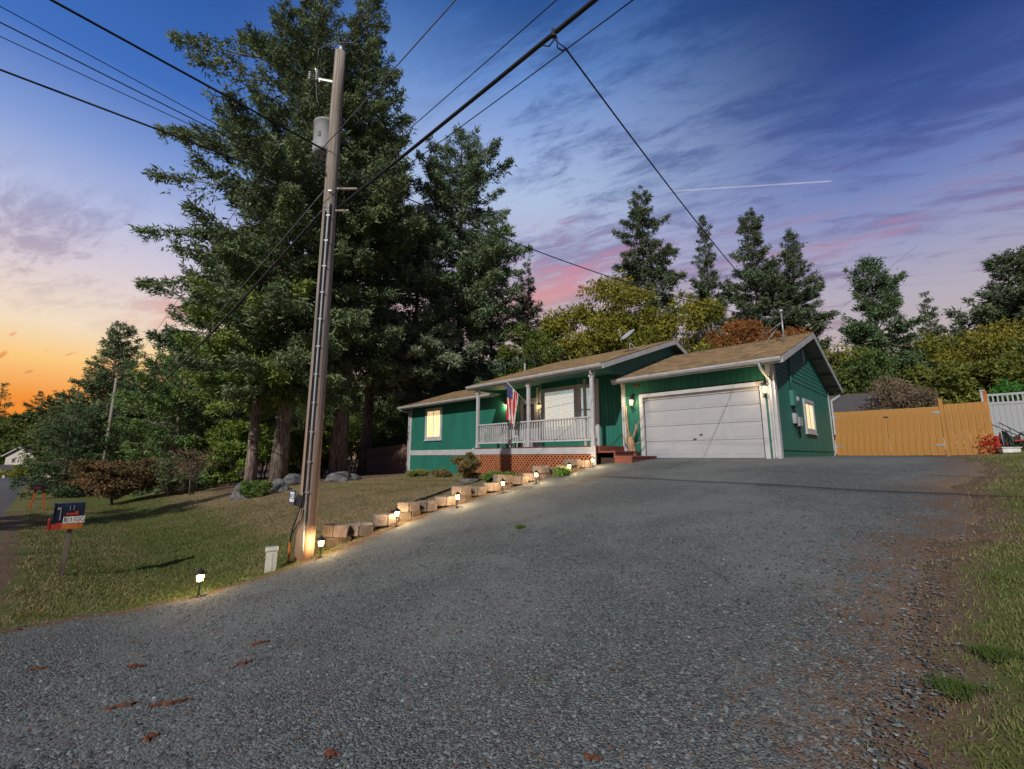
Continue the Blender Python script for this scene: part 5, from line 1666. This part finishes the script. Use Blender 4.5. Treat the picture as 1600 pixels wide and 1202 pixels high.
# timber edging beside the neighbour's path
# ------------------------------------------------------------------ shrubs at the house
def shrub(px, py, h, r, n, cA, cB, lab, leaf=.07, name='garden_shrub', flat=.8, ncl=26):
    g = gp(px, py)
    broadleaf(name, lab, (g[0], g[1], g[2] - .02), h, r, n, leaf, cA, cB, .025, .03, 'garden plants near the house', 'shrub', ncl=ncl, flat=flat, stems=3)
shrub(733, 751, 1.15, .72, 5200, (.09, .07, .03), (.20, .15, .06), 'bushy bronze green shrub before the porch lattice')
shrub(655, 745, .35, .65, 2200, (.10, .11, .03), (.20, .20, .06), 'low straw green clump under the bedroom window')
shrub(690, 746, .40, .5, 1600, (.11, .09, .04), (.20, .16, .07), 'low brownish clump left of the bronze shrub')
shrub(775, 757, .35, .45, 1800, (.05, .10, .02), (.11, .18, .04), 'low green plant between the bronze shrub and the blocks')
shrub(800, 757, .32, .35, 1500, (.045, .09, .02), (.10, .16, .04), 'low green plant at the pole shadow on the lattice')
shrub(877, 745, .28, .26, 1200, (.05, .10, .02), (.11, .18, .04), 'small green tuft between two orange path lights')
shrub(400, 777, .75, .6, 4200, (.05, .10, .022), (.12, .17, .045), 'bright green shrub in front of the large pale boulder')
shrub(172, 771, .75, .95, 5000, (.07, .10, .03), (.15, .17, .06), 'weeping ornamental grass clump beside the road side boulders', .13, flat=.6)
shrub(95, 765, .45, 1.3, 3500, (.08, .09, .03), (.17, .17, .07), 'grey green ground shrub behind the road side boulders', .1)

# ------------------------------------------------------------------ fences
def fence_board(w, h):
    return MB().box((0, -.011, 0), (w, .011, h))
def gate_leaf(x0, x1, lab, hinge_left, handle):
    g0 = .04
    o = tag(empty('board_gate', H3(x0, 8.06, 0), HROT), lab, 'gate', 'honey coloured board gates beside the garage')
    n = int(round((x1 - x0) / .19))
    w = (x1 - x0) / n
    bm_ = fence_board(w - .005, 1.80).mesh('board', M['fence'])
    for i in range(n):
        b_ = link('board', bm_, o, (i * w, rng.uniform(-.003, .003), g0 + rng.uniform(-.006, .006)))
    for z in (.35, 1.55):
        mb = MB(); mb.box((.02, .0192, z), (x1 - x0 - .02, .055, z + .09)); mb.build('rail', M['fence'], o)
    mb = MB(); mb.box((.01, .0125, .08), (x1 - x0 - .01, .0129 + .006, 1.78)); mb.build('backing', M['fence'], o)
    xh = .0 if hinge_left else x1 - x0
    sg = 1 if hinge_left else -1
    for z in (.42, 1.62):
        mb = MB(); mb.prism([(xh, -.013, z - .05), (xh + sg * .04, -.013, z - .05), (xh + sg * .26, -.013, z - .012), (xh + sg * .26, -.013, z + .012), (xh + sg * .04, -.013, z + .05), (xh, -.013, z + .05)], (0, -.006, 0)); mb.build('strap_hinge', M['metal'], o)
    if handle:
        mb = MB(); mb.box((x1 - x0 - .08, -.03, 1.52), (x1 - x0 + .06, -.012, 1.56)); mb.build('latch', M['black'], o)
gate_leaf(.06, 1.782, 'honey coloured board gate leaf hinged at the garage corner', True, True)
gate_leaf(1.787, 3.312, 'honey coloured board gate leaf hinged on the tall fence post', False, False)
o = tag(empty('board_fence', H3(3.32, 8.06, 0), HROT), 'short honey coloured board fence with one tall post beside the gates', 'fence')
bm_ = fence_board(.183, 1.86).mesh('board', M['fence'])
for i in range(6):
    link('board', bm_, o, (.12 + i * .19, 0, .04 + i * .004))
mb = MB(); mb.box((.0, -.02, -.3), (.11, .09, 2.12)); mb.build('post', M['fence'], o)
mb = MB(); mb.box((1.16, .015, -.3), (1.25, .1, 2.3)); mb.build('post', M['orange'], o)
for z in (.35, 1.55):
    mb = MB(); mb.box((.12, .013, z), (1.26, .05, z + .09)); mb.build('rail', M['fence'], o)
# white vinyl fence on the bank behind
def vinyl_fence():
    x0, y0 = 4.55, 10.3
    o = tag(empty('vinyl_fence', H3(x0, y0, .80), HROT), 'white vinyl privacy fence with a picket top on the bank', 'fence')
    for k in range(4):
        mb = MB(); mb.box((k * 1.9 - .065, -.065, -.6), (k * 1.9 + .065, .065, 1.72)); ps = mb.build('post', M['vinyl'], o, bevel=.008)
        mb = MB(); mb.prism([(k * 1.9 - .08, -.08, 1.722), (k * 1.9 + .08, -.08, 1.722), (k * 1.9 + .08, .08, 1.722), (k * 1.9 - .08, .08, 1.722)], (0, 0, .04)); mb.build('post_cap', M['vinyl'], ps)
    pk = MB().box((-.022, -.018, 0), (.022, .018, .30)).mesh('picket', M['vinyl'])
    pb = MB().box((0, -.014, 0), (.142, .014, 1.10)).mesh('panel_board', M['vinyl'])
    for k in range(3):
        a = k * 1.9 + .067
        b = (k + 1) * 1.9 - .067
        for z, h in ((.02, .11), (1.16, .10), (1.50, .08)):
            mb = MB(); mb.box((a, -.03, z), (b, .03, z + h)); mb.build('rail', M['vinyl'], o)
        n = 12
        for i in range(n): link('panel_board', pb, o, (a + i * .1472, 0, .10))
        for i in range(14): link('picket', pk, o, (a + .06 + i * .126, 0, 1.23))
vinyl_fence()
# dark fence left of the house
o = tag(empty('dark_fence', H3(-20.96, .62, 0), HROT), 'weathered dark brown board fence running from the house corner to the firs', 'fence')
bm_ = fence_board(.144, 1.86).mesh('board', M['fence_dark'])
n = 40
for i in range(n):
    x = -(i + 1) * .15 - .1
    zz = float(gz_ts(20.96 - x, .62)) + .02
    b_ = link('board', bm_, o, (x, rng.uniform(-.006, .006), zz + rng.uniform(-.02, .02) + .05))
for z in (.4, 1.5):
    mb = MB(); mb.bar((-.1, .04, float(gz_ts(21, .62)) + z), (-6.1, .04, float(gz_ts(27, .62)) + z), .04, .09); mb.build('rail', M['fence_dark'], o)
for k in range(4):
    x = -.12 - k * 1.98
    zz = float(gz_ts(20.96 - x, .62))
    mb = MB(); mb.box((x - .05, .062, zz - .3), (x + .05, .15, zz + 1.95)); mb.build('post', M['fence_dark'], o)

# ------------------------------------------------------------------ flag on the middle post
def flag():
    b0 = Vector((-8.47, -1.83, 2.18))
    tip = Vector((-8.80, -2.62, 2.98))
    o = tag(empty('porch_flag', H3(0, 0, 0), HROT), 'striped red and white flag with starred blue corner hanging from the porch post', 'flag')
    mb = MB(); mb.tube([b0, tip + (tip - b0).normalized() * .06], .012, 8); st = mb.build('staff', M['plate'], o)
    mb = MB(); mb.lathe([(.02, 0), (.025, .02), (.0, .045)], tip + (tip - b0).normalized() * .06, 8); mb.build('finial', M['orange'], st)
    mb = MB(); mb.cbox(b0, (.05, .05, .09)); mb.build('bracket', M['metal'], st)
    nu, nv = 26, 30
    d = (b0 - tip).normalized()
    W_, L_ = .76, 1.50
    def P(u, v):
        base = tip + d * (u * W_)
        sq = 1 - .40 * min(1, v * 1.4)                 # the cloth gathers as it hangs
        mid = tip + d * (W_ * .42)
        base = mid + (base - mid) * sq
        base.z -= v * L_ * (.98) - (0 if v == 0 else .02)
        lift = (tip + d * (u * W_)).z - (tip + d * (W_ * .42)).z
        base.z -= lift * .55 * min(1, v * 2) * .0
        fold = .055 * min(1, v * 2.2) * math.sin(u * 13 + v * 2.2) + .02 * math.sin(u * 27 - v * 5)
        return base + Vector((.75, -.5, 0)).normalized().cross(Vector((0, 0, 1))) * fold + Vector((.02 * math.sin(v * 5), 0, 0))
    mb = MB()
    mb.smooth = True
    vs = [P(i / nu, j / nv) for i in range(nu + 1) for j in range(nv + 1)]
    o_ = len(mb.v)
    mb.v += [tuple(q) for q in vs]
    for i in range(nu):
        for j in range(nv):
            a_ = i * (nv + 1) + j
            mb.f.append([a_, a_ + 1, a_ + nv + 2, a_ + nv + 1])
            stripe = i // 2
            canton = stripe < 7 and j < nv * .4
            mb.m.append(2 if canton else (0 if stripe % 2 == 0 else 1))
            mb.sm.append(True)
    cl = mb.build('cloth', [M['flag_red'], M['flag_white'], M['flag_blue']], o)
    md = cl.modifiers.new('thick', 'SOLIDIFY')
    md.thickness = .003
    ms = MB()
    for r_ in range(9):
        for c_ in range(6 if r_ % 2 == 0 else 5):
            u = (r_ + 1) / 10 * 7 / 13
            v = ((c_ + .5) / 6 if r_ % 2 == 0 else (c_ + 1) / 6) * .4
            q = P(u, v)
            e1 = (P(u + .012, v) - q).normalized() * .016
            e2 = (P(u, v + .012) - q).normalized() * .016
            nn = e1.cross(e2).normalized() * .004
            for sgn in (1, -1):
                ring = []
                for k in range(10):
                    rr = 1.0 if k % 2 == 0 else .42
                    ring.append(q + nn * sgn + (e1 * math.cos(k * math.pi / 5) + e2 * math.sin(k * math.pi / 5)) * rr)
                ms.add(ring, [tuple(range(10))])
    ms.build('stars', M['flag_white'], cl)['kind'] = 'stuff'
flag()
# porch furniture seen through the railing
o = tag(empty('porch_bench', H3(-11.05, -.35, .376), HROT), 'white wooden porch bench beside the front door', 'bench')
mb = MB(); mb.box((-.05, -.2, .40), (-.05 + .0 + .55, .2, .44)); mb.build('seat', M['white'], o)
for a in ((-.03, -.18), (.44, -.18), (-.03, .14), (.44, .14)):
    mb = MB(); mb.box((a[0], a[1], 0), (a[0] + .04, a[1] + .04, .40)); mb.build('leg', M['white'], o)
mb = MB(); mb.box((-.05, .18, .50), (.50, .21, .85)); mb.box((-.05, .17, .44), (-.01, .2, .85)); mb.box((.46, .17, .44), (.50, .2, .85)); mb.build('backrest', M['white'], o)

# ------------------------------------------------------------------ driftwood by the garage door
def driftwood():
    o = tag(empty('driftwood_stump', H3(-4.62, -.38, float(gz_ts(4.62, -.38))), HROT), 'upright driftwood stump with forked limbs leaning by the garage door', 'driftwood')
    mb = MB()
    mb.tube([(.02, 0, -.05), (.0, .0, .3), (-.02, .02, .62), (-.04, .03, .85)], [.22, .15, .14, .10], 9); mb.build('stump', M['drift'], o)
    limbs = [[(-.03, .02, .7), (-.16, .08, 1.05), (-.22, .12, 1.5), (-.26, .16, 2.05)], [(0, .02, .6), (.10, .05, .9), (.16, .10, 1.15), (.15, .14, 1.3)], [(-.04, .0, .5), (-.20, -.02, .75), (-.30, .0, .9)],
             [(.05, 0, .75), (.2, .0, 1.0), (.34, -.03, 1.32), (.55, -.06, 1.56)], [(.08, 0, .55), (.28, -.05, .62), (.44, -.06, .66), (.60, -.1, .92)]]
    rad = [(.075, .05, .045, .03), (.06, .04, .03, .02), (.05, .035, .02), (.03, .02, .015, .011), (.025, .016, .014, .012)]
    for pts, r_ in zip(limbs, rad):
        mb = MB(); mb.tube(pts, list(r_), 7); mb.build('limb', M['drift'], o)
    mb = MB()
    for k in range(7):
        a = k * .9
        mb.tube([(0, 0, .12), (.2 * math.cos(a), .16 * math.sin(a), .1), (.33 * math.cos(a), .22 * math.sin(a), .0)], [.07, .05, .02], 6)
    mb.build('roots', M['drift'], o)
driftwood()
g = H3(-4.95, -.35, float(gz_ts(4.95, -.35)))
o = tag(empty('blue_pot', g), 'pale blue pot tucked between the porch steps and driftwood', 'flower pot')
mb = MB(); mb.lathe([(.08, 0), (.12, .20), (.125, .26), (.11, .26), (.10, .22)], (0, 0, 0), 14); mb.build('pot', pmat('pot_glaze', (.22, .32, .42), rough=.3), o)

# ------------------------------------------------------------------ things heaped at the fence end
def bank(x, y):
    return H3(x, y, float(gz_ts(-x, y)))
o = tag(empty('garden_tiller', bank(5.35, 8.9), HROT + .4), 'black rotary tiller with engine and wheels parked below the white fence', 'garden machine')
mb = MB(); mb.box((-.22, -.15, .22), (.20, .15, .46)); mb.lathe([(.12, .46), (.14, .50), (.13, .58), (.05, .60)], (0, 0, 0), 14); mb.build('engine', M['metal'], o, bevel=.03)
for sg in (-1, 1):
    mb = MB(); mt = Matrix.Translation((.38, sg * .24, .19)) @ Matrix.Rotation(R(90), 4, 'X'); mb.lathe([(.08, -.05), (.17, -.055), (.20, -.03), (.20, .03), (.17, .055), (.08, .05)], (0, 0, 0), 18, mt); wl = mb.build('wheel', M['black'], o)
    mb = MB(); mb.lathe([(.0, -.04), (.08, -.04), (.08, .04), (0, .04)], (0, 0, 0), 12, mt); mb.build('hub', M['metal'], wl)
    mb = MB(); mb.tube([(.0, sg * .12, .35), (-.35, sg * .2, .62), (-.78, sg * .26, .92)], .016, 6); mb.build('handle', M['black'], o)
mb = MB()
for k in range(5):
    mb.bar((-.2, -.2 + k * .1, .15), (-.2 + .17 * math.cos(k), -.2 + k * .1, .15 + .14 * math.sin(k)), .05, .02)
    mb.bar((-.2, -.2 + k * .1, .15), (-.2 - .17 * math.cos(k), -.2 + k * .1, .15 - .12 * math.sin(k)), .05, .02)
mb.tube([(-.2, -.25, .15), (-.2, .25, .15)], .03, 8); mb.build('tines', M['black'], o)
mb = MB(); mb.prism([(-.45, -.24, .28), (-.05, -.24, .34), (-.05, -.24, .30), (-.42, -.24, .24)], (0, .48, 0)); mb.build('guard', M['red'], o)
o = tag(empty('black_bag', bank(4.85, 8.75)), 'upright crumpled black bag between the fence end and the tiller', 'bag')
bm = bmesh.new(); bmesh.ops.create_icosphere(bm, subdivisions=3, radius=1)
for v in bm.verts:
    c_ = v.co.copy(); k = 1 + .12 * math.sin(c_.x * 7 + c_.z * 5) + .1 * math.sin(c_.y * 9 + c_.z * 3)
    v.co = Vector((c_.x * .2 * (1.1 - .5 * max(0, c_.z)), c_.y * .18 * (1.1 - .5 * max(0, c_.z)), max(c_.z, -.7) * .42 + .28)) * k
me = bpy.data.meshes.new('bag'); bm.to_mesh(me); bm.free(); me.materials.append(M['black']); link('sack', me, o)
o = tag(empty('lidded_tub', bank(4.85, 7.7), HROT + .3), 'small white lidded tub lying on the grass at the fence end', 'tub')
mb = MB(); mb.prism([(-.22, -.16, .02), (.22, -.16, .02), (.22, .16, .02), (-.22, .16, .02)], (.0, .02, .16)); mb.build('tub', M['plate'], o, bevel=.03)
mb = MB(); mb.box((-.245, -.17, .185), (.245, .2, .215)); lid_ = mb.build('lid', M['plate'], o, bevel=.01)
mb = MB(); mb.cbox((0, .0, .225), (.06, .04, .02)); mb.build('lid_handle', M['black'], lid_)
o = tag(empty('plant_stand', bank(4.62, 8.02), HROT), 'red plant stand with scarlet leaves beside the fence end', 'plant stand')
mb = MB(); mb.box((-.05, -.04, 0), (.05, .04, .62)); mb.build('stand', M['red'], o)
P_ = rng.normal(0, 1, (160, 3)) * np.array([.14, .07, .17]) + np.array([-.2, -.1, .36])
A_ = rng.normal(0, 1, (160, 3)); A_ /= np.linalg.norm(A_, axis=1)[:, None]
V_, C_ = foliage_tris(P_, A_, np.full(160, .07), .4, 2, .5, np.tile(np.array([.30, .03, .02]), (160, 1)))
link('leaves', np_mesh('leaves', V_, np.arange(len(V_)).reshape(-1, 3), M['leaf'], C_), o)
for (x, y, h, lab, mm) in ((4.78, 8.35, 1.05, 'grey rod leaning upright by the fence end', 'metal'), (5.02, 8.45, .78, 'short green stake upright beside the black bag', 'green')):
    o = tag(empty('garden_stake', bank(x, y)), lab, 'garden stake', 'stakes at the fence end')
    mb = MB(); mb.tube([(0, 0, -.1), (-.03, .02, h)], .014, 6); mb.build('rod', M[mm], o)
    mb = MB(); mb.lathe([(.018, 0), (.02, .03), (.0, .04)], (-.03, .02, h), 8); mb.build('tip', M[mm], o)

# ------------------------------------------------------------------ neighbouring houses
def back_neighbour():
    o = tag(empty('neighbour_house', H3(0, 0, 0), HROT), 'low house with grey shingle roof showing over the board gates', 'house')
    x0, x1, ye, ze, yr, zr = -3.5, 2.7, 14.4, 2.18, 18.6, 3.75
    mb = MB(); mb.box((x0 + .4, ye + .5, -.3), (x1 - .4, 22.3, 2.2)); mb.build('wall', M['tan'], o)
    mb = MB(); mb.prism([(x0, ye, ze), (x0, yr, zr), (x0, 22.8, ze), (x0, 22.8, ze - .1), (x0, yr, zr - .1), (x0, ye, ze - .1)], (x1 - x0, 0, 0)); rf = mb.build('roof', M['roof_grey'], o)
    mb = MB(); mb.box((x0, ye - .12, ze - .13), (x1, ye - .005, ze - .02)); mb.build('gutter', M['white'], rf)
    mb = MB()
    ln = math.hypot(yr - ye, zr - ze)
    for k in range(int(ln / .2)):
        f = k * .2 / ln
        y, z = ye + (yr - ye) * f, ze + (zr - ze) * f
        mb.prism([(x0, y - .01, z), (x0, y - .01, z + .018), (x0, y + .2, z + .075 + .004), (x0, y + .2, z + .07)], (x1 - x0, 0, 0))
    q = mb.build('shingle_courses', M['roof_grey'], rf); q['kind'] = 'stuff'
    for xx in (-2.0, 1.0):
        mb = MB(); mb.box((xx, ye + .46, .8), (xx + 1.2, ye + .51, 1.9)); w_ = mb.build('window', M['white'], o)
        mb = MB(); mb.box((xx + .08, ye + .44, .88), (xx + 1.12, ye + .458, 1.82)); mb.build('pane', M['glass_dark'], w_)
M['roof_grey'] = pmat('grey_shingle', (.11, .105, .11), (.075, .072, .075), rough=.9, scale=9, bump=.4, bscale=40)
back_neighbour()
def tan_house():
    Y = 92
    x, y, z = at(27, 742, Y)
    z = float(gz(x, y))
    o = tag(empty('tan_house', (x, y, z), R(-14)), 'two storey tan house with grey roof where the road leads into the woods', 'house')
    s_ = Y / 690.0
    hw, H, rise = 4.4, 4.4, 1.7
    mb = MB(); mb.prism([(-hw, 0, -.5), (hw, 0, -.5), (hw, 0, H), (0, 0, H + rise), (-hw, 0, H)], (0, 9, 0)); mb.build('wall', M['tan'], o)
    mb = MB(); mb.box((hw + .003, 1.5, -.5), (hw + 3.6, 8.9, H - .1)); mb.build('side_wall', M['tan'], o)
    for sg in (-1, 1):
        mb = MB(); mb.prism([(0, -.5, H + rise + .12), (sg * (hw + .5), -.5, H - .08), (sg * (hw + .5), -.5, H - .25), (0, -.5, H + rise - .05)], (0, 10, 0)); rf = mb.build('roof', M['roof_grey'], o)
    mb = MB(); mb.prism([(hw * .2, 1.2, H + .0), (hw * .2, 5.2, H + rise + .1), (hw * .2, 9.3, H), (hw * .2, 9.3, H - .15), (hw * .2, 5.2, H + rise - .05), (hw * .2, 1.2, H - .15)], (hw * .8 + 4.0, 0, 0)); mb.build('roof', M['roof_grey'], o)
    for sg in (-1, 1):
        mb = MB(); mb.prism([(0, -.52, H + rise + .13), (sg * (hw + .5), -.52, H - .07), (sg * (hw + .5), -.52, H - .3), (0, -.52, H + rise - .1)], (0, .03, 0)); mb.build('rake_board', M['white'], rf)
    for (xx, zz, w, h) in ((-2.4, 2.9, 1.1, 1.0), (1.2, 2.9, 1.0, 1.0), (2.5, 2.9, 1.0, 1.0)):
        mb = MB(); mb.box((xx, -.05, zz), (xx + w, -.002, zz + h)); w_ = mb.build('window', M['white'], o)
        mb = MB(); mb.box((xx + .1, -.07, zz + .1), (xx + w - .1, -.052, zz + h - .1)); mb.build('pane', M['glass_dark'], w_)
    mb = MB(); mb.box((-hw - .5, -3.0, -.5), (2.2, -.06, 1.5)); mb.prism([(-hw - .5, -3.0, 1.501), (2.2, -3.0, 1.501), (-hw / 2 + .5, -3.0, 2.35)], (0, 2.9, 0)); mb.build('entry_wing', M['tan'], o)
    for sg in (-1, 1):
        cx_ = -hw / 2 + .6
        mb = MB(); mb.prism([(cx_, -3.4, 2.55), (cx_ + sg * 4.0, -3.4, 1.45), (cx_ + sg * 4.0, -3.4, 1.3), (cx_, -3.4, 2.4)], (0, 3.3, 0)); mb.build('entry_roof', M['roof_grey'], o)
    mb = MB(); mb.box((-2.6, -3.05, -.3), (1.4, -3.002, 1.15)); gd = mb.build('garage_door', M['glass_dark'], o)
    mb = MB(); mb.box((hw + 3.603, 4, .5), (hw + 3.65, 5.2, 1.7)); mb.build('window', M['glass_dark'], o)
tan_house()

# ------------------------------------------------------------------ bark flakes on the gravel
def flake(px, py, ln, wd, yaw, lab):
    g = gp(px, py)
    n = 9
    mb = MB()
    r2 = np.random.default_rng(int(px))
    top = []
    for i in range(n + 1):
        f = i / n - .5
        w = wd * (1 - abs(2 * f) ** 1.7) * r2.uniform(.35, 1.1) + .003
        mb_y = r2.normal(0, wd * .45)
        top.append(((f * ln, mb_y - w), (f * ln, mb_y + w)))
    vs = []
    for (a, b) in top: vs += [(a[0], a[1], .004), (b[0], b[1], .004), (b[0] * .97, b[1] * .6, .012 + r2.uniform(0, .012)), (a[0] * .97, a[1] * .6, .012 + r2.uniform(0, .012))]
    fs = []
    for i in range(n):
        a, b = i * 4, i * 4 + 4
        for k in range(4): fs.append((a + k, a + (k + 1) % 4, b + (k + 1) % 4, b + k))
    fs += [(3, 2, 1, 0), (n * 4, n * 4 + 1, n * 4 + 2, n * 4 + 3)]
    mb.add(vs, fs)
    o = mb.build('bark_flake', M['bark_bit'])
    o.location = (g[0], g[1], g[2] + .022)
    o.rotation_euler = (0, 0, yaw)
    tag(o, lab, 'bark flake', 'bark flakes lying on the gravel')
for a in ((265, 1105, .30, .03, .35, 'longest red brown bark flake on the gravel'), (405, 1010, .20, .03, .35, 'red brown bark flake with a pointed end on the gravel'), (381, 1041, .14, .035, .5, 'ragged dark bark flake below the pointed one'),
          (213, 1046, .16, .03, .1, 'crumbled bark flake at the lawn side of the gravel'), (234, 1160, .10, .05, .9, 'stubby bark flake below the longest one'), (516, 1186, .09, .04, 1.9, 'small upright bark flake in the open gravel'),
          (926, 1192, .12, .022, -.5, 'curled dark leaf of bark in the open gravel'), (60, 1050, .14, .02, .4, 'thin bark splinter near the road side gravel'), (190, 1110, .22, .02, .5, 'slim bark splinter beside the longest flake')):
    flake(*a)
# grass tufts growing in the gravel margin
for (px, py, r_, lab) in ((1497, 1085, .16, 'bright green grass tuft on the bare gravel margin'), (1560, 1030, .14, 'green grass tuft near the verge'), (812, 828, .07, 'tiny dry tuft in the middle of the drive')):
    g = gp(px, py)
    n = 420
    a = rng.uniform(0, 6.28, n)
    rr = r_ * rng.random(n) * (1 + .5 * np.sin(a * 3 + px))
    bx_, by_ = rr * np.cos(a), rr * np.sin(a) * .7
    V_ = np.empty((n, 3, 3))
    h = rng.uniform(.03, .09, n)
    V_[:, 0] = np.stack([bx_ - .004, by_, 0 * h], -1)
    V_[:, 1] = np.stack([bx_ + .004, by_, 0 * h], -1)
    V_[:, 2] = np.stack([bx_ + rng.normal(0, .04, n), by_ + rng.normal(0, .04, n), h], -1)
    C_ = np.array([.085, .135, .035])[None] * rng.uniform(.6, 1.3, (n, 1))
    o = link('grass_tuft', np_mesh('grass_tuft', V_.reshape(-1, 3), np.arange(3 * n).reshape(-1, 3), M['grass'], np.repeat(C_, 3, 0)), None, (g[0], g[1], g[2] + .02))
    tag(o, lab, 'grass tuft')
